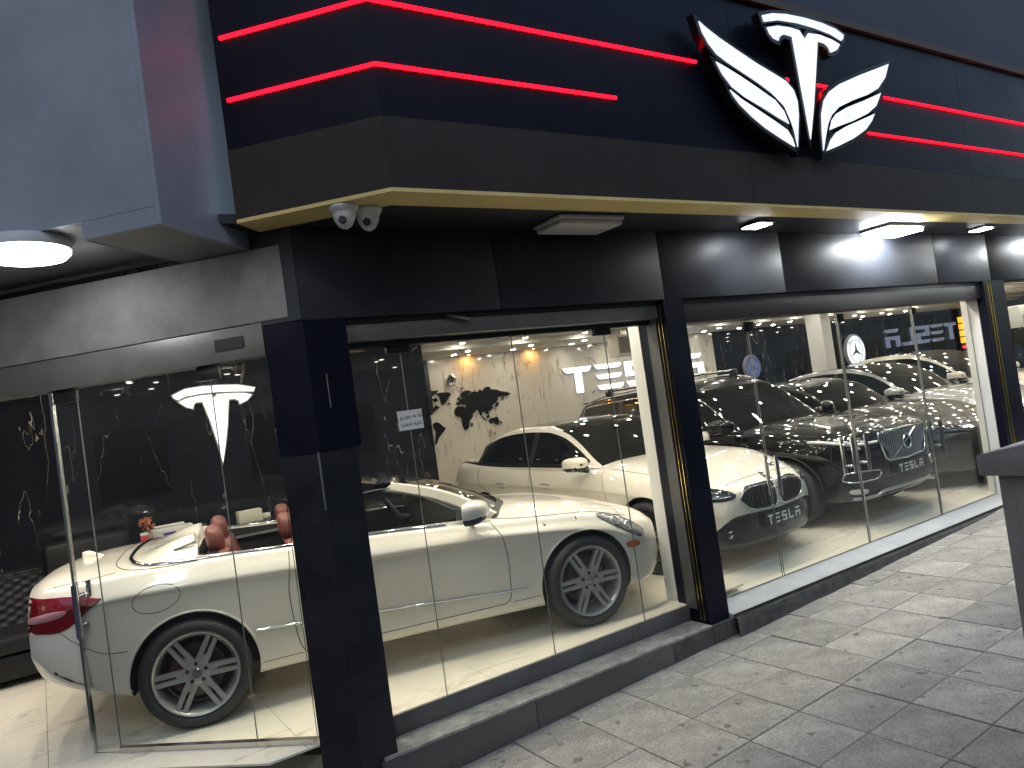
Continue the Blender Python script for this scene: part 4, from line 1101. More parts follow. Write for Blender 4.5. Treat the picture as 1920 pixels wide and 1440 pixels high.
# ---- 2: white sedan -------------------------------------------------
def sedan(name, label, loc, rz, paint, style='star5', roofm=None, sx=1.0, sz=1.0, detail=True, bpill=((-1.72, -1.80),)):
    root = thing(name, label, 'car', loc, rz)
    B = np.array([
     [.80, .60, .23, .655, .70, .5], [.73, .71, .19, .70, .765, .53], [.5, .825, .18, .785, .865, .6], [.25, .868, .18, .835, .925, .66],
     [0, .885, .18, .875, .968, .70], [-.4, .888, .18, .915, 1.0, .74], [-.8, .884, .18, .94, 1.01, .76], [-1.4, .888, .18, .96, 1.015, .78],
     [-2.0, .894, .18, .975, 1.02, .79], [-2.67, .902, .19, 1.0, 1.05, .80], [-3.1, .888, .22, 1.02, 1.085, .80], [-3.45, .845, .3, 1.025, 1.085, .79],
     [-3.62, .77, .36, .99, 1.05, .76], [-3.70, .70, .43, .94, 1.0, .72]])
    B[:, 0] *= sx; B[:, 2:] *= sz
    xf, xr = B[0, 0], B[-1, 0]
    def shf(x, y, z):
        f = sstep(np.array([x]), xf-.85, xf)[0]; b = 1-sstep(np.array([x]), xr, xr+.75)[0]
        d = -f*(.24*(abs(y)/.85)**2.2+.12*max(0, (z-.55)/.3)**2+.04*max(0, (.35-z)/.2))
        d += b*(.16*(abs(y)/.85)**2.4+.06*max(0, (z-.75)/.35)**2+.09*max(0, (.6-z)/.25)**1.3)
        return d
    wbx = -2.67*sx; ar = [(0, .335, .368), (wbx, .335, .368)]
    c = make_body(root, B, paint, ar, shf, prof=std_prof(.004), M=40, dx=.045)
    arch_lips(c, ar, paint, .007)
    W2 = WH.setdefault(style, wheel_meshes(.33, .235, .225, style))
    place_wheels(root, W2, .33, [(0, -.78, R(0)), (wbx, -.785, 0), (0, .78, 0), (wbx, .785, 0)])
    G = np.array([[-.42, .93, .76, .70, .955], [-.6, 1.02, .79, .69, .965], [-.95, 1.20, .81, .655, .975], [-1.3, 1.345, .815, .62, .98], [-1.6, 1.415, .818, .60, .985],
                  [-2.0, 1.43, .82, .595, .99], [-2.4, 1.40, .815, .59, 1.0], [-2.8, 1.31, .80, .585, 1.015], [-3.1, 1.20, .775, .59, 1.03], [-3.4, 1.08, .73, .60, 1.05], [-3.5, 1.02, .70, .6, 1.05]])
    G[:, 0] *= sx; G[:, 1] *= sz; G[:, 4] *= sz
    r_ = cabin(root, G, paint, CARGLASS, (1.22, 2.92), -1.35*sx, -2.55*sx, [(a*sx, b*sx) for a, b in bpill], (-.62*sx, -2.92*sx), roofm)
    mirror(root, -.80, -.86, 1.02*sz, paint, -1, .95); mirror(root, -.80, .86, 1.02*sz, paint, 1, .95)
    c.line('door_gap', 'S', [(-.58, .93), (-.5, .72), (-.47, .5), (-.55, .33), (-.8, .29), (-1.6, .275), (-1.7, .33), (-1.73, .6), (-1.75, .95)], .0026, GAP)
    c.line('door_gap', 'S', [(-1.78, .275), (-2.15, .275), (-2.3, .36), (-2.42, .62), (-2.75, .80), (-2.78, .97)], .0026, GAP)
    c.line('bonnet_gap', 'T', [(-.5, -.74), (-.2, -.76), (.2, -.74), (.46, -.66)], .0026, GAP)
    for x in (-1.45, -2.3):
        c.patch('handle_recess', 'S', smooth_poly([(x-.07, .81), (x+.09, .805), (x+.09, .755), (x-.07, .76)], 3), pr('handle shade', (.25, .24, .22), .5), .002)
        h_ = c.patch('door_handle', 'S', smooth_poly([(x-.11, .795), (x+.11, .79), (x+.11, .765), (x-.11, .77)], 3), paint, .012)
    c.patch('fuel_flap', 'S', smooth_poly([(-3.0, .93), (-2.85, .93), (-2.85, .80), (-3.0, .80)], 3), paint, .0025)
    tl_ = smooth_poly([(-3.66, .90), (-3.5, .91), (-3.40, .87), (-3.48, .80), (-3.66, .79)], 3)
    for ax in 'SL': c.patch('tail_light', ax, [(p.x*sx, p.y*sz) for p in tl_], LAMPRED, .006)
    return root, c, r_, B
WH = {}
sed, c2, r2, _ = sedan('white_sedan', 'white four door sedan with dark glass roof and wide double grille facing the street', (5.42, 5.14, 0), R(-88), WHITEPAINT, 'star5', roofm=CARGLASS)
# kidney grilles (front view outlines: y left, z up)
for s_ in (-1, 1):
    kg = [(.03, .70), (.1, .712), (.2, .716), (.31, .712), (.35, .70), (.40, .66), (.445, .622), (.44, .605), (.40, .56), (.365, .53), (.30, .51), (.18, .5), (.07, .502), (.035, .52), (.028, .56), (.028, .64)]
    kp = [Vector((s_*a, b)) for a, b in kg]
    g_ = c2.patch('grille', 'F', kp, pr('grille black', (.006, .006, .007), .35), .004)
    c2.line('grille_frame', 'F', [tuple(p) for p in kp], .0065, CHROME, .008, closed=True, sm=False, parent=g_)
    for k in range(9):
        y = s_*(.06+.042*k); zt_ = .70-.06*max(0, (k-5)/3)**1.5; zb_ = .52+.05*max(0, (k-5)/3)
        c2.line('grille_slat', 'F', [(y, zt_-.005), (y+s_*.004, (zt_+zb_)/2), (y, zb_)], .005, BLACKP, .012, parent=g_)
    hl_ = smooth_poly([(s_*.47, .68), (s_*.58, .735), (s_*.72, .775), (s_*.82, .785), (s_*.80, .70), (s_*.72, .645), (s_*.60, .62), (s_*.49, .635)], 3)
    h_ = c2.patch('headlight', 'F', hl_, LAMPDARK, .006, bulge=.01)
    c2.line('light_bar', 'F', [(s_*.52, .655), (s_*.62, .65), (s_*.72, .68)], .0035, LAMPCLEAR, .016, parent=h_)
    c2.line('light_bar', 'F', [(s_*.56, .69), (s_*.68, .705), (s_*.74, .715)], .0035, LAMPCLEAR, .016, parent=h_)
c2.line('bonnet_front_gap', 'F', [(-.5, .735), (-.3, .765), (0, .775), (.3, .765), (.5, .735)], .0025, GAP)
c2.patch('lower_intake', 'F', smooth_poly([(-.50, .48), (0, .475), (.50, .48), (.66, .38), (.80, .26), (.62, .195), (0, .185), (-.62, .195), (-.80, .26), (-.66, .38)], 4), pr('gloss black', (.01, .01, .011), .15), .009)
c2.patch('nose_badge', 'F', [(.04*math.cos(a), .745+.04*math.sin(a)) for a in np.linspace(0, 6.28, 20, endpoint=False)], CHROME, .004)
def number_plate(root, x, z, tilt=0):
    p = MB().box(x, x+.012, -.27, .27, z-.06, z+.06).build('number_plate', PLATE, root, bevel=.003)
    lettering('TESLA', .07, .085, .098, lambda u, v: (x+.0125, -.235+u, z-.043+v), (.002, 0, 0), 'lettering', PLATETXT, p)
number_plate(sed, .823, .40)

# ---- 3: black SUV ---------------------------------------------------
suv = thing('black_suv', 'tall black SUV with chrome framed grille and roof bars facing the street', 'car', (7.48, 5.13, 0), R(-90)); suv.scale = (.955, .955, .925)
V_ = np.array([
 [.87, .76, .31, .935, .985, .64], [.81, .85, .27, .98, 1.045, .68], [.6, .915, .25, 1.01, 1.09, .74], [.3, .94, .25, 1.02, 1.105, .78],
 [0, .958, .26, 1.045, 1.135, .82], [-.4, .962, .26, 1.07, 1.16, .85], [-.8, .957, .26, 1.085, 1.165, .87], [-1.5, .962, .26, 1.1, 1.165, .89],
 [-2.2, .967, .26, 1.11, 1.165, .9], [-2.98, .972, .27, 1.12, 1.165, .91], [-3.4, .96, .28, 1.12, 1.16, .91], [-3.8, .93, .32, 1.1, 1.15, .9],
 [-4.0, .885, .38, 1.06, 1.11, .87], [-4.08, .83, .44, 1.0, 1.05, .82]])
def suv_shift(x, y, z):
    f = sstep(np.array([x]), .1, .87)[0]; b = 1-sstep(np.array([x]), -4.08, -3.4)[0]
    d = -f*(.20*(abs(y)/.93)**3.0+.03*max(0, (z-.8)/.3)**2+.06*max(0, (.42-z)/.2))
    return d+b*(.1*(abs(y)/.93)**2.6+.05*max(0, (.65-z)/.3)**1.3)
arv = [(0, .385, .425), (-2.98, .385, .425)]
c3 = make_body(suv, V_, BLACKPAINT, arv, suv_shift, prof=std_prof(.004), M=40, dx=.05)
arch_lips(c3, arv, BLACKP, .012)
W3 = wheel_meshes(.38, .265, .25, 'ten')
place_wheels(suv, W3, .38, [(0, -.84, 0), (-2.98, -.85, 0), (0, .84, 0), (-2.98, .85, 0)])
GV = np.array([[-.35, 1.08, .82, .78, 1.10], [-.55, 1.19, .86, .76, 1.11], [-.95, 1.45, .885, .73, 1.12], [-1.3, 1.66, .89, .70, 1.125], [-1.6, 1.77, .89, .685, 1.13], [-2.0, 1.805, .89, .68, 1.135],
               [-2.7, 1.77, .89, .68, 1.14], [-3.3, 1.735, .88, .67, 1.14], [-3.75, 1.68, .86, .655, 1.14], [-3.9, 1.54, .85, .66, 1.14], [-4.0, 1.3, .84, .68, 1.12], [-4.04, 1.15, .83, .69, 1.1]])
r3 = cabin(suv, GV, BLACKPAINT, CARGLASS, (1.2, 2.85), -1.32, -3.8, ((-1.75, -1.83), (-2.72, -2.8)), (-.6, -3.7), None, bow=.16)
mirror(suv, -.72, -.93, 1.2, BLACKPAINT, -1, 1.15); mirror(suv, -.72, .93, 1.2, BLACKPAINT, 1, 1.15)
# chrome window surround on the visible side
C_ = GV
def cab_pt(x, t, s_):
    zr, yb, yr, zb_ = pchip(C_[:, 0], C_[:, 1:], np.array([x]))[0]; h = zr-zb_
    c = np.array([(yb+.005, zb_-.1), (yb, zb_), (yb-.42*(yb-yr), zb_+.45*h), (yr+.035, zb_+.84*h), (yr-.03, zb_+.955*h), (.55*yr, zr-.006), (0, zr)])
    y, z = pchip(np.arange(7), c, np.array([t]))[0]; f = sstep(np.array([x]), C_[0, 0]-1., C_[0, 0])[0]; b = 1-sstep(np.array([x]), C_[-1, 0], C_[-1, 0]+.9)[0]
    return (x-.16*f*(y/.7)**2+.08*b*(y/.7)**2, s_*(y+.004), z)
for s_ in (-1, 1):
    top = [cab_pt(x, 2.9, s_) for x in np.linspace(-.62, -3.72, 40)]; bot = [cab_pt(x, 1.15, s_) for x in np.linspace(-3.72, -.62, 40)]
    MB().tube(top+bot, .011, 6, True).build('window_surround', CHROME, suv, True)
    rail = [cab_pt(x, 4.05, s_) for x in np.linspace(-1.55, -3.6, 24)]
    rail = [(p[0], p[1], p[2]+.035*min(1, 6*min(i, 23-i)/23)+.002) for i, p in enumerate(rail)]
    rl = MB().tube(rail, .016, 8).build('roof_rail', STEEL, suv, True)
for x in (-1.85, -3.1):
    a, b = cab_pt(x, 4.05, -1), cab_pt(x, 4.05, 1)
    bar = MB().tube([(x, a[1]-.05, a[2]+.10), (x, 0, a[2]+.11), (x, b[1]+.05, b[2]+.10)], .022, 10).build('roof_bar', STEEL, suv, True)
    for q in (a, b): MB().box(x-.06, x+.06, q[1]-.04, q[1]+.04, q[2]+.01, q[2]+.125).build('bar_foot', BLACKP, bar, bevel=.02)
MB().box(-3.86, -3.64, -.55, .55, 1.655, 1.69).build('roof_spoiler', BLACKPAINT, suv, bevel=.012)
for s_ in (-1, 1):
    MB().prism([(-3.93, s_*.835, 1.12), (-3.84, s_*.835, 1.12), (-3.72, s_*.695, 1.52), (-3.78, s_*.695, 1.52)], (0, s_*.03, 0)).build('tail_light', LAMPRED, suv, bevel=.01)
# grille with slats, frame, slash bar and ring
gp = [(-.44, .965), (0, .98), (.44, .965), (.45, .93), (.385, .70), (.33, .665), (0, .65), (-.33, .665), (-.385, .70), (-.45, .93)]
gq = [Vector(p) for p in gp]
gr = c3.patch('grille', 'F', gq, pr('grille dark', (.02, .02, .021), .3), .006)
c3.line('grille_frame', 'F', gp, .013, CHROME, .016, closed=True, sm=False, parent=gr)
for k in range(-11, 12):
    y = k*.037; zt_ = .96; zb_ = .672
    if abs(y) > .33: zb_ = .68+(abs(y)-.33)*2.2
    c3.line('grille_slat', 'F', [(y, zt_), (y*.97, .82), (y*.93, zb_)], .0062, pr('slat chrome', (.5, .5, .5), .3, metal=.4), .014, parent=gr)
c3.line('slash_bar', 'F', [(-.27, .69), (-.1, .785), (.0, .84), (.1, .89), (.2, .95)], .012, CHROME, .028, parent=gr, sm=False)
ring = [(.075*math.cos(a), .825+.075*math.sin(a)) for a in np.linspace(0, 6.28, 28, endpoint=False)]
c3.patch('badge_disc', 'F', ring, BLACKP, .03, parent=gr); c3.line('badge_ring', 'F', ring, .013, CHROME, .036, closed=True, sm=False, parent=gr)
for s_ in (-1, 1):
    hl_ = smooth_poly([(s_*.46, .94), (s_*.62, .955), (s_*.80, .975), (s_*.915, .985), (s_*.89, .92), (s_*.76, .84), (s_*.52, .825), (s_*.455, .88)], 3)
    h_ = c3.patch('headlight', 'F', hl_, LAMPDARK, .006, bulge=.008)
    c3.line('light_bar', 'F', [(s_*.48, .89), (s_*.66, .89), (s_*.78, .90), (s_*.89, .955)], .018, pr('lamp bar white', (.8, .78, .72), .2, coat=1), .014, parent=h_)
    c3.line('light_bar', 'F', [(s_*.71, .845), (s_*.76, .90), (s_*.83, .96)], .014, MATS['lamp bar white'], .014, parent=h_)
    fp = smooth_poly([(s_*.50, .585), (s_*.80, .60), (s_*.84, .57), (s_*.82, .50), (s_*.55, .50), (s_*.50, .53)], 3)
    f_ = c3.patch('fog_lamp_recess', 'F', fp, BLACKP, .005); c3.line('fog_lamp_frame', 'F', [tuple(p) for p in fp], .009, CHROME, .012, closed=True, sm=False, parent=f_)
    c3.patch('corner_reflector', 'F', smooth_poly([(s_*.66, .40), (s_*.80, .415), (s_*.80, .37), (s_*.67, .355)], 3), LAMPCLEAR, .006)
c3.patch('lower_intake', 'F', smooth_poly([(-.5, .47), (.5, .47), (.62, .40), (.55, .37), (-.55, .37), (-.62, .40)], 3), BLACKP, .004)
c3.line('skid_trim', 'F', [(-.78, .315), (-.55, .315), (-.45, .35), (-.2, .355), (.2, .355), (.45, .35), (.55, .315), (.78, .315)], .02, pr('satin silver', (.5, .48, .44), .3, metal=.8), .012)
number_plate(suv, .90, .555)
c3.line('door_gap', 'S', [(-.55, 1.05), (-.5, .8), (-.52, .5), (-.62, .38), (-1.7, .37), (-1.76, .6), (-1.78, 1.08)], .003, GAP)

# ---- 4, 5, 6: the row beyond ---------------------------------------
sd4, c4, _, _ = sedan('dark_brown_sedan', 'dark brown metallic sedan parked right of the black SUV', (9.55, 5.15, 0), R(-90), BROWNPAINT, 'ten', sx=1.06, sz=1.02)
sd5, c5, _, _ = sedan('silver_sedan', 'silver white sedan with dark roof, third car from the right end', (11.15, 5.1, 0), R(-90), SILVERP, 'ten', roofm=CARGLASS, sx=1.05, sz=1.08)
sd6, c6, _, _ = sedan('pale_sedan', 'pale white car farthest right in the showroom row', (12.9, 5.1, 0), R(-90), WHITEPAINT, 'ten', roofm=CARGLASS, sx=1.08, sz=1.14)
for cc, k in ((c4, 1.02), (c5, 1.08), (c6, 1.14)):
    for s_ in (-1, 1):
        cc.patch('headlight', 'F', smooth_poly([(s_*.48, .685*k), (s_*.60, .725*k), (s_*.74, .745*k), (s_*.80, .73*k), (s_*.74, .66*k), (s_*.60, .635*k), (s_*.50, .645*k)], 3), LAMPDARK, .006, bulge=.01)
    cc.patch('grille', 'F', smooth_poly([(-.36, .66*k), (0, .69*k), (.36, .66*k), (.32, .48*k), (-.32, .48*k)], 3), BLACKP, .004)
    cc.patch('lower_intake', 'F', smooth_poly([(-.5, .38*k), (.5, .38*k), (.55, .27*k), (-.55, .27*k)], 3), BLACKP, .004)

# ================================================================== SIGNS AND FIXTURES ON THE FRONT
# red neon runs
def neon(label, pts):
    m = MB().tube(pts, .011, 8); tag(m.build('neon_strip', RED, None, True), label, 'neon strip', 'red neon strips on the fascia')
NY = FY-.004
Lr = lambda a, z: tuple(Vector((CX, NY, z))+D2*a)
def fx(px, py): return on_y(px, py, NY).x
neon('upper red neon strip turning the corner and running to the winged sign', [Lr(.83, 3.83), Lr(.4, 3.83), (CX, NY-.004, 3.83), (2.6, NY, 3.83), (fx(1305, 117), NY, 3.83)])
neon('lower red neon strip turning the corner, ending short of the sign', [Lr(.83, 3.497), Lr(.4, 3.497), (CX, NY-.004, 3.497), (2.4, NY, 3.497), (fx(1155, 184), NY, 3.497)])
neon('upper red neon strip running right from the winged sign', [(fx(1658, 182), NY, 3.833), (9, NY, 3.833), (13, NY, 3.833)])
neon('lower red neon strip running right from the winged sign', [(fx(1628, 250), NY, 3.5), (9, NY, 3.5), (13, NY, 3.5)])
neon('short red neon piece glimpsed between emblem stem and right wing', [(fx(1470, 133), NY, 3.83), (fx(1556, 160), NY, 3.83)])
# winged emblem sign (outlines read off the photograph, set on the sign's own plane)
SY = 3.21
sg = thing('winged_sign', 'large white lit emblem sign with two feathered wings above the windows', 'sign', tuple(on_y(1520, 270, SY)))
base = sg.location.copy()
def z7(p): return (1280+p[0]/3, p[1]/3)
W_ = {
 'feather0': [(82,108),(130,150),(200,205),(300,275),(420,355),(520,415),(580,452),(625,505),(648,570),(655,650),(652,760),(648,838),(625,740),(605,680),(570,600),(500,528),(420,468),(330,408),(250,355),(190,310),(140,245),(105,180)],
 'feather1': [(178,338),(240,372),(330,428),(430,496),(520,560),(570,622),(605,705),(540,668),(440,604),(350,552),(275,492),(220,420)],
 'feather2': [(258,495),(330,552),(430,618),(520,678),(590,728),(620,778),(637,835),(560,788),(470,728),(390,662),(320,592),(282,542)],
 'feather3': [(1160,355),(1080,385),(1000,415),(880,468),(820,512),(790,562),(777,640),(780,740),(792,858),(805,780),(820,700),(840,652),(880,608),(960,568),(1040,538),(1100,502),(1140,440)],
 'feather4': [(1118,518),(1020,560),(920,600),(860,636),(835,672),(822,738),(880,715),(960,685),(1040,645),(1090,600)],
 'feather5': [(1083,635),(1000,670),(920,705),(860,742),(830,782),(805,855),(880,825),(960,785),(1030,735),(1065,685)],
 'emblem_bar': [(440,82),(500,70),(580,75),(680,95),(780,125),(860,160),(907,195),(905,220),(893,235),(830,197),(740,162),(640,134),(540,118),(455,128)],
 'emblem_stem': [(468,150),(530,140),(600,150),(655,168),(672,195),(685,212),(703,182),(770,192),(840,220),(888,250),(870,285),(840,300),(828,298),(818,270),(798,250),(760,238),(752,400),(740,600),(720,795),(690,640),(660,480),(635,340),(612,210),(570,198),(548,212),(540,235),(510,220),(485,190)]}
for k_, pts in W_.items():
    P2 = [on_y(*z7(p), SY) for p in pts]; o2 = [(p.x, p.z) for p in P2]
    back = offset_poly(o2, .022)
    n_ = 'feather' if k_.startswith('feather') else k_
    h_ = MB().prism([(a-base.x, .004, b-base.z) for a, b in back], (0, .06, 0)).build(n_, pr('sign return black', (.008, .008, .009), .2), sg)
    MB().prism([(a-base.x, -.004, b-base.z) for a, b in offset_poly(o2, -.007)], (0, .006, 0)).build('lit_face', SIGNW, h_)
for x, z in ((4.3, 3.75), (5.0, 3.5), (5.75, 3.5), (5.55, 4.0)):
    pass
for px, py in ((1400, 150), (1440, 220), (1590, 190), (1500, 80), (1515, 170)):
    p = on_y(px, py, SY); MB().tube([(p.x-base.x, .06, p.z-base.z), (p.x-base.x, FY-SY, p.z-base.z)], .012, 8).build('stand_off', STEEL, sg)
# soffit lamps
def soffit_lamp(label, x0, x1, y0, y1, mat, th=.06):
    t = thing('soffit_lamp', label, 'lamp', ((x0+x1)/2, (y0+y1)/2, 2.85), 0, 'soffit lamps')
    hx, hy = (x1-x0)/2, (y1-y0)/2
    MB().box(-hx, hx, -hy, hy, -th*.45, 0).build('housing', pr('lamp housing', (.7, .69, .66), .45), t, bevel=.006)
    MB().box(-hx+.012, hx-.012, -hy+.012, hy-.012, -th, -th*.45-.001).build('diffuser', mat, t, bevel=.012)
soffit_lamp('unlit white panel lamp under the gold lip near the corner', 2.88, 3.42, 3.62, 3.92, pr('unlit diffuser', (.62, .6, .56), .4))
soffit_lamp('bright lit panel lamp under the soffit above the right doors', 6.62, 7.22, 3.63, 3.93, PANEL)
soffit_lamp('lit panel lamp under the soffit beyond the third pillar', 10.2, 10.8, 3.63, 3.93, PANEL)
def small_spot(label, x, y):
    t = thing('square_spot', label, 'lamp', (x, y, 2.85), 0, 'square soffit spots')
    MB().box(-.1, .1, -.1, .1, -.02, 0).build('frame', STEEL, t, bevel=.004)
    MB().box(-.08, .08, -.08, .08, -.026, -.0205).build('diffuser', SPOTL, t)
small_spot('small square lit spot between unlit panel and bright panel', 4.92, 3.74)
small_spot('small square lit spot right of the bright panel', 8.5, 3.72)
# round lamp in the entrance recess
rl = thing('round_ceiling_lamp', 'large bright round ceiling lamp under the entrance canopy', 'lamp', tuple(on_z(48, 470, 2.80)+Vector((0, 0, .05))))
MB().lathe([(0, 0), (.19, 0), (.2, -.02), (.2, -.055), (.185, -.06)], 48).build('housing', pr('lamp grey', (.5, .5, .5), .4), rl, R(40))
MB().lathe([(.0, -.105), (.12, -.102), (.175, -.09), (.195, -.07), (.19, -.058)], 48).build('diffuser', ROUND, rl, True)
# two dome cameras on the lip
for k, (x, y) in enumerate(((1.456, 3.60), (1.60, 3.63))):
    t = thing('dome_camera', ('left', 'right')[k]+' of the two white dome cameras under the gold corner lip', 'camera', (x, y, 2.85), R(-20))
    MB().lathe([(0, 0), (.075, 0), (.078, -.012), (.066, -.035), (.045, -.045)], 28).build('base', pr('camera white', (.66, .65, .63), .4), t, R(40))
    MB().lathe([(.062, -.036), (.055, -.07), (.035, -.105), (.016, -.118), (0, -.12)], 28).build('eyeball', MATS['camera white'], t, R(60))
    MB().lathe([(0, -.001), (.02, 0), (.022, .012)], 16, (-.012, -.055, -.082), 'y').build('lens', BLACKP, t)

# ================================================================== SIGNS INSIDE
# lit wordmark on the beige wall
ws_ = thing('wall_wordmark', 'bright white lit letters TESLA on the beige marble wall', 'sign', (7.14, 9.5, 1.72))
for k, ch in enumerate('TESLA'):
    m = MB()
    for poly in LETTERS[ch]: m.prism([(k*.655+a*.575, -.055, b*.42) for a, b in poly], (0, .03, 0))
    m.build('letter', SIGNB, ws_)
    m2 = MB()
    for poly in LETTERS[ch]:
        q = offset_poly(poly, .012); m2.prism([(k*.655+a.x*.575, -.024, a.y*.42) for a in q], (0, .01, 0))
    m2.build('letter_back', pr('letter back grey', (.5, .5, .52), .4), ws_)
# letters with built-in glow imitate the wordmark's reflection, far right on the wall
p0 = on_y(1660, 655, 9.46)
mw = thing('wordmark_reflection', 'dim bluish mirrored letters imitating the wordmark reflection in the black marble wall at far right', 'sign', (16.35, 9.44, 1.75))
for k, ch in enumerate('ALSET'):
    m = MB()
    for poly in LETTERS[ch]: m.prism([(k*.66+(1-a)*.56, 0, b*.42) for a, b in poly], (0, .04, 0))
    m.build('letter', WORDREFL, mw)
# round star sign and a dim self-lit copy for its reflection
def ring_text(s, radius, h_, parent, mat, a_mid):
    fc = []
    m = MB()
    for k, ch in enumerate(s):
        cu = bpy.data.curves.new('t', 'FONT'); cu.body = ch; cu.size = h_; cu.align_x = 'CENTER'; cu.extrude = .002; cu.resolution_u = 2
        ob = bpy.data.objects.new('t', cu); col.objects.link(ob); dg = bpy.context.evaluated_depsgraph_get(); me = ob.evaluated_get(dg).to_mesh()
        a = a_mid+(len(s)/2-.5-k)*h_*.82/radius; ca, sa = math.cos(a), math.sin(a); o = len(m.v)
        for v in me.vertices:
            x, y = v.co.x, v.co.y-h_*.35; u = radius+y
            m.v.append((u*ca+x*sa, -.012-v.co.z, u*sa-x*ca))
        m.f += [tuple(i+o for i in p.vertices) for p in me.polygons]
        ob.evaluated_get(dg).to_mesh_clear(); bpy.data.objects.remove(ob); bpy.data.curves.remove(cu)
    m.build('lettering', mat, parent)
def star_sign(label, c, r_, face, dark):
    t = thing('round_star_sign_or_reflection', label, 'sign', c)
    MB().lathe([(0, 0), (r_, 0), (r_, -.05), (r_*.97, -.055), (0, -.055)], 56, axis='y').build('housing', pr('sign rim', (.3, .3, .32), .3), t, R(40)).location = (0, .055, 0)
    MB().lathe([(0, -.004), (r_*.95, -.004)], 56, axis='y').build('lit_face', face, t)
    rg = MB()
    for a, b in ((.95, .9), (.66, .62)): rg.lathe([(r_*b, -.008), (r_*a, -.008), (r_*a, -.004), (r_*b, -.004), (r_*b, -.008)], 56, axis='y')
    rg.build('ring', dark, t)
    st = MB()
    for q in range(3):
        a = math.pi/2+q*2*math.pi/3; ca, sa = math.cos(a), math.sin(a); L_ = r_*.6
        st.prism([(ca*L_, -.01, sa*L_), (-sa*.10*r_+ca*.05*r_, -.01, ca*.10*r_+sa*.05*r_), (-ca*.03*r_, -.01, -sa*.03*r_), (sa*.10*r_+ca*.05*r_, -.01, -ca*.10*r_+sa*.05*r_)], (0, .004, 0))
    st.build('star', dark, t)
    wr = MB()
    for s_ in (-1, 1):
        for k in range(11):
            a = -math.pi/2+s_*(.35+k*.21); ca, sa = math.cos(a), math.sin(a); rr = r_*.78; tx, ty = -sa*s_, ca*s_
            for o_ in (-1, 1):
                dx_, dy_ = tx*.07*r_+ca*o_*.09*r_, ty*.07*r_+sa*o_*.09*r_
                wr.prism([(rr*ca, -.009, rr*sa), (rr*ca+dx_*.6-ca*.02*r_, -.009, rr*sa+dy_*.6-sa*.02*r_), (rr*ca+dx_, -.009, rr*sa+dy_), (rr*ca+dx_*.5+ca*.03*r_, -.009, rr*sa+dy_*.5+sa*.03*r_)], (0, .003, 0))
    wr.build('wreath', dark, t)
    ring_text('MERCEDES', r_*.78, r_*.24, t, dark, math.pi/2)
DARKS = pr('sign dark print', (.05, .06, .1), .5)
p = on_y(1605, 658, 9.4); star_sign('bright white round star sign on the black wall right of the column', tuple(p), .37, emis('star face', (.9, .95, 1), .9), DARKS)
p = on_y(1412, 688, 9.4); star_sign('dim blue round star imitating a sign reflection in the black wall left of the column', tuple(p), .235, emis('painted star reflection', (.35, .42, .8), .2), DARKS)  # dim glow put in place of the star sign's reflection
# white column between them
cl = MB().box(11.35, 11.62, 7.65, 7.95, 0, 2.62); tag(cl.build('white_pillar', WHITEW, bevel=.01), 'slim white interior pillar between the round star sign and its imitated reflection', 'pillar')
# emblem on the black wall behind the convertible
EYw = 8.15
em = thing('wall_emblem', 'white lit T shaped emblem on the black marble wall above the convertible', 'sign', tuple(on_y(410, 800, EYw)))
eb = em.location.copy()
def z1(p): return (p[0]/3, 400+p[1]/3)
for k_, pts in {'emblem_bar': [(970,1025),(1040,990),(1130,975),(1230,967),(1340,965),(1432,980),(1425,1000),(1330,1000),(1230,1003),(1130,1013),(1040,1030),(1000,1050),(978,1040)],
                'emblem_stem': [(1005,1062),(1050,1042),(1130,1025),(1190,1020),(1205,1038),(1220,1018),(1300,1012),(1380,1012),(1415,1020),(1390,1050),(1350,1070),(1345,1052),(1320,1042),(1285,1045),(1278,1200),(1268,1300),(1255,1400),(1225,1290),(1185,1170),(1140,1060),(1105,1062),(1088,1075),(1085,1098),(1050,1090)]}.items():
    o2 = [(q.x-eb.x, q.z-eb.z) for q in (on_y(*z1(p), EYw) for p in pts)]
    h_ = MB().prism([(a, .002, b) for a, b in offset_poly(o2, .012)], (0, .04, 0)).build(k_, pr('emblem return', (.35, .33, .28), .4), em)
    MB().prism([(a, -.003, b) for a, b in o2], (0, .004, 0)).build('lit_face', SIGNB, h_)
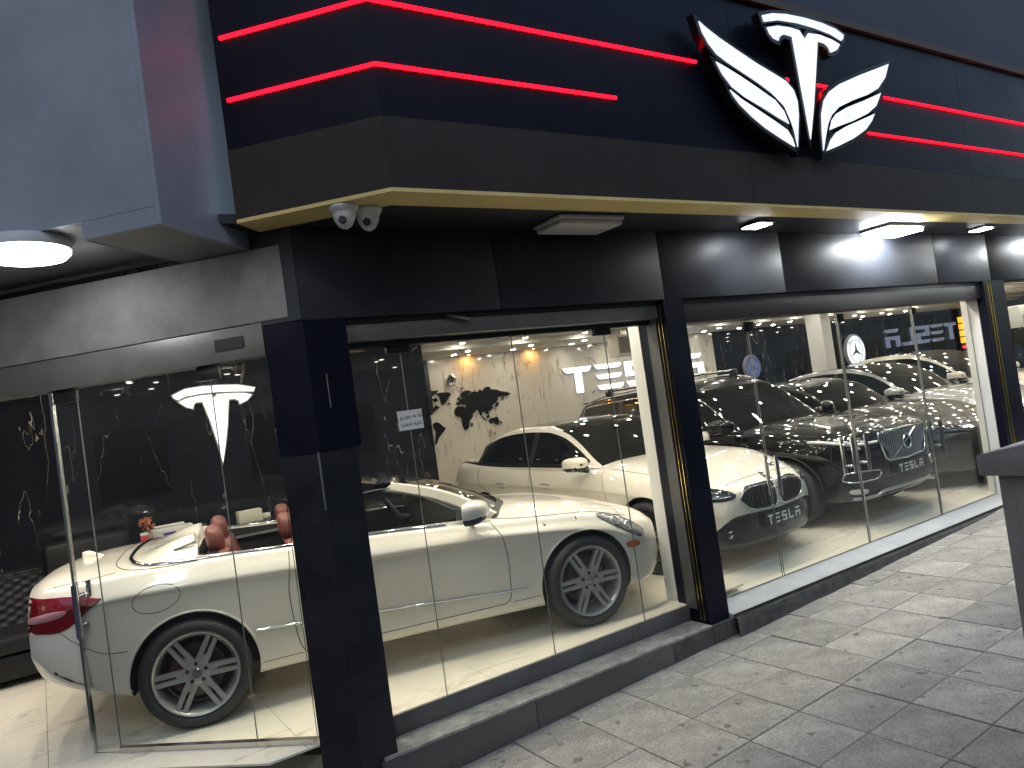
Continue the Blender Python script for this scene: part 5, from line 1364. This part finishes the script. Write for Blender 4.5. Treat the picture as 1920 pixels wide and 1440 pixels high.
# world map
mp_ = thing('world_map', 'black cut out world map on the beige marble wall', 'wall decoration', tuple(on_y(850, 760, 9.5)))
mb0 = mp_.location.copy()
def z4(p): return (640+p[0]/4.8, 600+p[1]/4.8)
CONT = [[(1033,760),(1035,740),(1062,738),(1055,718),(1085,705),(1118,698),(1132,672),(1150,676),(1165,655),(1195,640),(1222,652),(1240,625),(1262,642),(1285,610),(1310,600),(1335,607),(1330,622),(1400,628),(1420,640),(1480,648),(1515,662),(1495,680),(1445,690),(1400,692),(1405,715),(1390,735),(1375,752),(1350,765),(1358,795),(1340,815),(1318,820),(1322,850),(1304,848),(1285,822),(1265,828),(1254,862),(1242,850),(1230,815),(1205,808),(1200,828),(1165,852),(1150,830),(1135,792),(1112,785),(1122,766),(1100,750),(1085,764),(1070,750),(1055,767)],
 [(1070,690),(1072,665),(1100,640),(1135,632),(1168,650),(1142,662),(1120,690),(1095,698)],
 [(1040,780),(1075,776),(1105,788),(1140,800),(1158,850),(1187,853),(1165,890),(1150,910),(1150,950),(1130,985),(1105,988),(1090,950),(1080,900),(1075,875),(1050,868),(1025,860),(1015,835),(1018,805)],
 [(1325,895),(1350,880),(1372,884),(1385,872),(1405,880),(1418,910),(1408,942),(1390,940),(1370,920),(1340,932),(1328,920)],
 [(822,935),(850,920),(880,930),(905,955),(935,972),(920,1000),(900,1022),(880,1050),(862,1085),(852,1122),(842,1110),(848,1060),(850,1000),(825,965)],
 [(800,640),(870,635),(850,660),(805,690)], [(845,665),(880,655),(960,650),(982,668),(960,700),(935,740),(905,770),(890,735),(880,690)],
 [(735,830),(760,800),(800,800),(830,790),(845,768),(880,785),(870,800),(840,815),(812,850),(790,860),(787,888),(815,910),(800,914),(770,890),(740,850)],
 [(1255,862),(1270,870),(1306,905),(1288,898)], [(1302,872),(1320,852),(1332,868),(1312,888)], [(1168,925),(1180,932),(1173,960),(1165,952)], [(1430,908),(1443,920),(1425,942),(1430,925)],
 [(1388,762),(1400,738),(1412,745),(1402,775),(1385,784)], [(1040,716),(1050,692),(1058,706),(1053,720)], [(955,750),(976,746),(978,758),(960,761)], [(1438,722),(1449,694),(1456,700),(1446,724)], [(1062,612),(1092,606),(1082,622)], [(812,712),(850,700),(866,728),(838,742)]]
for c_ in CONT:
    P3 = [on_y(*z4(p), 9.5) for p in c_]
    MB().prism([(q.x-mb0.x, -.025, q.z-mb0.z) for q in P3], (0, .02, 0)).build('continent', pr('map black', (.006, .006, .007), .5, spec=.15), mp_)
# notice on the glass
nl = on_y(770, 787, 4.185)
no = thing('glass_notice', 'white notice with two lines of Persian text stuck on the window', 'notice', tuple(nl))
MB().box(-.082, .082, -.001, .001, -.06, .06).build('sheet', pr('notice paper', (.78, .75, .68), .6), no)
def persian(s, z, parent):
    cu = bpy.data.curves.new('t', 'FONT'); cu.body = s; cu.size = .034; cu.align_x = 'CENTER'; cu.extrude = .0003
    ob = bpy.data.objects.new('t', cu); col.objects.link(ob); dg = bpy.context.evaluated_depsgraph_get(); me = bpy.data.meshes.new_from_object(ob.evaluated_get(dg))
    bpy.data.objects.remove(ob); bpy.data.curves.remove(cu)
    o = obj('lettering', me, BLACKP, parent); o.rotation_euler = (R(90), 0, 0); o.location = (0, -.0022, z)
# joined (presentation) letter forms in visual order, left to right
persian(''.join(reversed('\uFEDF\uFEC4\uFED4\uFE8E \uFE91\uFEEA \uFEA7\uFEEE\uFEA9\uFEAD\uFEED \uFEEB\uFE8E')), .012, no)
persian(''.join(reversed('\uFE97\uFEDC\uFBFF\uFEEA \uFEE7\uFEAA\uFEEB\uFBFF\uFEAA')), -.034, no)

# ================================================================== THINGS INSIDE
def rbox(name, mat, parent, x0, x1, y0, y1, z0, z1, b=.01): return MB().box(x0, x1, y0, y1, z0, z1).build(name, mat, parent, bevel=b)
# sofa with diamond tufting
sf = thing('leather_sofa', 'black diamond tufted leather sofa behind the convertible boot', 'sofa', (-1.0, 7.6, 0))
rbox('base', DARKLEATHER, sf, -1.5, 1.35, -.2, .5, .06, .26, .03)
rbox('seat_cushion', DARKLEATHER, sf, -1.45, 1.3, -.24, .45, .27, .42, .045)
rows = []
for j in range(29):
    v = j/28; row = []
    for i in range(113):
        u = i/112; a = (u*22+v*6); b = (u*22-v*6)
        d = abs(math.sin(math.pi*a))*abs(math.sin(math.pi*b))
        row.append((-1.45+2.75*u, .30-.022*d**.5+.1*v, .42+.42*v))
    rows.append(row)
MB().grid(rows).build('tufted_back', DARKLEATHER, sf, True)
rbox('back_frame', DARKLEATHER, sf, -1.5, 1.35, .38, .56, .1, .86, .04)
rbox('arm', DARKLEATHER, sf, -1.65, -1.5, -.22, .5, .06, .6, .04); rbox('arm', DARKLEATHER, sf, 1.35, 1.5, -.22, .5, .06, .6, .04)
# counter with its things
ct = thing('reception_counter', 'dark low counter against the black marble wall behind the convertible', 'counter', (1.6, 7.85, 0))
rbox('body', pr('dark wood', (.02, .018, .017), .35), ct, -1.1, 1.2, -.2, .3, 0, .86, .01); rbox('top', pr('counter top', (.03, .03, .032), .2), ct, -1.13, 1.23, -.23, .32, .862, .89, .006)
def at_wall(px, py): return on_y(px, py, 7.85)
p = at_wall(278, 1005); fl = thing('flower_vase', 'small vase of dried orange flowers on the counter', 'vase', (p.x, 7.85, .89))
MB().lathe([(0, 0), (.04, 0), (.05, .03), (.035, .08), (.028, .1), (.032, .115)], 20).build('pot', pr('glass pot', (.3, .22, .15), .2), fl, True)
fm = MB(); random.seed(3)
for k in range(70):
    a = random.uniform(0, 6.28); r_ = random.uniform(0, .075); z = .13+random.uniform(0, .1); c_ = Vector((r_*math.cos(a), r_*math.sin(a), z))
    u = Vector((random.uniform(-1, 1), random.uniform(-1, 1), random.uniform(-1, 1))).normalized()*.02; v = u.orthogonal().normalized()*.012
    fm.add([c_-u, c_+v, c_+u, c_-v], [(0, 1, 2, 3)])
fm.build('flowers', pr('dried orange petals', (.42, .14, .06), .7), fl)
p = at_wall(268, 1010); rbx = thing('cigarette_box', 'small red and white carton on the counter left end', 'carton', (p.x, 7.72, .89)); rbox('carton', pr('red carton', (.5, .05, .06), .5), rbx, -.03, .03, -.02, .02, 0, .085, .002); rbox('lid', pr('white carton', (.75, .73, .7), .5), rbx, -.0305, .0305, -.0205, .0205, .086, .11, .002)
p = at_wall(325, 1000); wt = thing('tissue_box', 'white tissue dispenser box on the counter', 'box', (p.x, 7.95, .89)); rbox('box', MATS['white carton'], wt, -.19, .19, -.06, .06, 0, .1, .012); rbox('raised_lid', MATS['white carton'], wt, -.15, .12, -.05, .05, .101, .125, .008)
p = at_wall(315, 1005); cs = thing('card_stand', 'small purple topped card stand on the counter', 'card stand', (p.x, 7.7, .89)); rbox('card', MATS['white carton'], cs, -.055, .055, -.003, .003, 0, .075, .001); rbox('header', pr('purple print', (.1, .06, .25), .5), cs, -.055, .055, -.0045, -.0035, .05, .075, 0)
p = at_wall(475, 985); bx = thing('cream_box', 'cream cardboard box on the counter behind the convertible seats', 'box', (p.x, 7.9, .89)); rbox('carton', pr('cream card', (.68, .64, .5), .6), bx, -.13, .1, -.07, .07, 0, .12, .004); MB().lathe([(0, .0), (.045, 0), (.05, .03), (.045, .06), (0, .065)], 20, (.14, -.02, 0)).build('bowl', pr('pale bowl', (.6, .58, .5), .3), bx, True)
# armchair left of the counter
ac_ = thing('black_armchair', 'black leather armchair back showing above the convertible boot', 'armchair', (.35, 7.65, 0), R(10))
rbox('seat', DARKLEATHER, ac_, -.36, .36, -.35, .3, .2, .45, .06); rbox('backrest', DARKLEATHER, ac_, -.36, .36, .2, .38, .4, 1.05, .07); rbox('arm', DARKLEATHER, ac_, -.44, -.34, -.35, .3, .2, .62, .04); rbox('arm', DARKLEATHER, ac_, .34, .44, -.35, .3, .2, .62, .04); rbox('plinth', BLACKP, ac_, -.3, .3, -.3, .28, 0, .2, .01)
# screen on the end of the black wall
tv = thing('wall_screen', 'black wall screen at the end of the black marble wall beside the map', 'screen', (4.3, 9.3, 2.1))
rbox('casing', BLACKP, tv, -.22, .37, -.04, .0, -.36, .37, .008); rbox('arm', BLACKP, tv, -.02, .1, .001, .2, -.05, .05, .004)
# wall camera by the map
p = on_y(848, 711, 9.45); wc = thing('wall_camera', 'chrome bullet camera on the beige wall above the map', 'camera', (p.x, 9.5, p.z), R(-25))
MB().lathe([(0, 0), (.075, 0), (.075, -.015), (.05, -.02), (0, -.02)], 24, axis='y').build('base', CHROME, wc, R(40)); MB().lathe([(0, -.02), (.05, -.02), (.052, -.13), (.044, -.14)], 24, axis='y').build('barrel', CHROME, wc, R(40)); MB().lathe([(0, -.132), (.045, -.132)], 24, axis='y').build('lens', BLACKP, wc)
# air vent hung by the ceiling
p = on_y(1174, 646, 8.2); av = thing('ceiling_heater', 'beige louvred fan unit hung under the ceiling beside the white column', 'fan unit', (p.x, 8.2, p.z))
rbox('casing', pr('beige casing', (.6, .55, .45), .5), av, -.17, .17, 0, .2, -.16, .16, .01)
for k in range(16): rbox('slat', pr('louvre brown', (.2, .16, .12), .5), av, -.14+k*.0178, -.128+k*.0178, -.008, -.001, -.12, .12, 0)
MB().tube([(0, .1, .16), (0, .1, 2.62-p.z)], .015, 8).build('hanger', STEEL, av)
p = on_y(1189, 620, 7.2); sp_ = thing('black_speaker', 'small black box speaker under the ceiling near the second pillar', 'speaker', (p.x, 7.2, p.z)); rbox('box', BLACKP, sp_, -.05, .05, 0, .1, -.1, .1, .008); MB().lathe([(0, -.003), (.035, -.003), (.038, -.001)], 20, axis='y').build('cone', GAP, sp_); MB().tube([(0, .05, .1), (0, .05, 2.62-p.z)], .012, 8).build('bracket', BLACKP, sp_)
# orange mirrored glow board built in as a street sign's reflection, far right
p = on_y(1810, 622, 9.3); lb = thing('sign_reflection_board', 'small glowing orange and red board imitating a reflected street sign at the far right end', 'sign reflection', (p.x-.05, 9.3, p.z))
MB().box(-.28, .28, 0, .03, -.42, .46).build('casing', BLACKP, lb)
for k in range(4): MB().box(-.24, .24, -.006, -.001, .24-.17*k, .38-.17*k).build('orange_line', emis('orange mirrored glow', (1, .36, .02), 1.2), lb)
MB().box(-.2, .24, -.006, -.001, -.4, -.33).build('red_line', emis('red mirrored glow', (1, .03, .06), 1.2), lb)
# air conditioner in the next bay
p = on_y(1921, 592, 5.0); ar_ = thing('air_conditioner', 'cream split air conditioner in the next bay at the right edge', 'air conditioner', (p.x, 5.0, p.z))
rbox('casing', pr('cream plastic', (.66, .66, .58), .4), ar_, -.38, .5, -.1, .12, -.16, .16, .03); rbox('outlet', pr('outlet grey', (.2, .2, .2), .5), ar_, -.3, .44, -.106, -.101, -.1, .02, 0)
nb = MB().box(9.5, 14, 5.13, 5.3, 0, 2.6); tag(nb.build('partition_wall', pr('grey partition', (.1, .1, .11), .5)), 'grey partition wall in the next bay behind the air conditioner', 'wall') if False else None
# ================================================================== UTILITY CABINET ON THE PAVEMENT
ub = thing('utility_cabinet', 'grey weathered steel utility cabinet with pitched lid at the right edge', 'cabinet', (3.24, 1.5, walk_z(3.3)))
CAB = pr('cabinet grey', (.22, .21, .19), .6, noise=.3, nscale=4, bump=.05)
zt = 1.155-walk_z(3.3)
MB().box(0, .46, -.95, 0, 0, zt).build('body', CAB, ub, bevel=.008)
MB().prism([(-.045, .05, zt+.002), (-.045, .05, zt+.085), (-.045, -.45, zt+.2), (-.045, -1.0, zt+.085), (-.045, -1.0, zt+.002)], (.55, 0, 0)).build('lid', CAB, ub, bevel=.004)
MB().box(-.006, -.0005, -.90, -.06, .1, zt-.06).build('door', CAB, ub, bevel=.002)
MB().box(-.02, -.007, -.1, -.075, .55, .75).build('door_lock', pr('lock black', (.02, .02, .02), .4), ub, bevel=.003)
for y, z, w_, h_ in ((-.14, zt-.13, .03, .05), (-.13, zt-.24, .02, .03), (-.145, zt-.34, .03, .06), (-.10, zt-.42, .014, .02), (-.16, zt-.6, .04, .08), (-.12, zt-.72, .025, .05)):
    q = [(-.0075, y+w_*math.cos(a)*random.uniform(.5, 1), z+h_*math.sin(a)*random.uniform(.5, 1)) for a in np.linspace(0, 6.28, 14, endpoint=False)]
    MB().prism(q, (.001, 0, 0)).build('peeled_patch', pr('rust patch', (.035, .03, .026), .8, noise=.4, nscale=20), ub)

# ================================================================== BLOCKS ADDED ACROSS THE STREET TO HIDE THE SKY (seen only in reflections)
random.seed(21)
SHADEW = pr('added block facade', (.3, .285, .26), .8, noise=.2, nscale=.4)  # tone lightened so the added blocks bounce light
LITW = emis('added block lit window', (1, .72, .4), .5); DARKW = pr('added block dark window', (.01, .011, .013), .1)
def added_block(name, label, loc, rz, L_, H_, lit):
    t = thing(name, label, 'building', loc, rz)
    MB().box(0, L_, -6, 0, -.6, H_).build('wall', SHADEW, t); MB().box(-.15, L_+.15, -6.1, .15, H_+.003, H_+.35).build('added_block_cornice', SHADEW, t)
    nx = int(L_/3.2); wm = {True: None, False: None}
    for f in range(int(H_/3.1)):
        for i in range(nx):
            on = random.random() < lit
            if wm[on] is None:
                wm[on] = MB().box(-.7, .7, .003, .05, 0, 1.5).mesh('window'); wm[on].materials.append(LITW if on else DARKW)
            o = bpy.data.objects.new('window', wm[on]); col.objects.link(o); o.parent = t; o.location = (1.6+i*3.2, 0, .8+f*3.1)
    return t
added_block('added_opposite_block', 'unseen apartment block behind the viewer, added to block the sky in reflections', (-16, -13, 0), 0, 34, 12.5, .07)
added_block('added_opposite_block', 'unseen taller block farther right behind the viewer, added to block the sky in reflections', (19, -13.5, 0), 0, 40, 16, .07)
added_block('added_side_block', 'unseen block left of the viewer, added to block the sky in reflections', (-13, 34, 0), R(-90), 40, 13, .06)

# ================================================================== SCRAPS ON THE PAVEMENT
random.seed(11)
for k, (px, py, lab) in enumerate(((1112, 1330, 'tiny white paper scrap on the pavement close to the stone plinth'), (1090, 1352, 'white cigarette stub on the slab joint near the plinth'))):
    p = on_z(px, py, -.3); p = on_z(px, py, walk_z(p.x)+.004); m = MB(); n = 9; r_ = .016 if k < 2 else .026
    q = [(r_*math.cos(a)*random.uniform(.5, 1.2), r_*.6*math.sin(a)*random.uniform(.6, 1.2), random.uniform(0, .008)) for a in np.linspace(0, 6.28, n, endpoint=False)]
    m.v = q+[(0, 0, .004)]; m.f = [(i, (i+1) % n, n) for i in range(n)]
    o = m.build(('paper_scrap', 'cigarette_stub')[k], pr('scrap white', (.6, .58, .54), .8)); o.location = p
    tag(o, lab, 'litter')
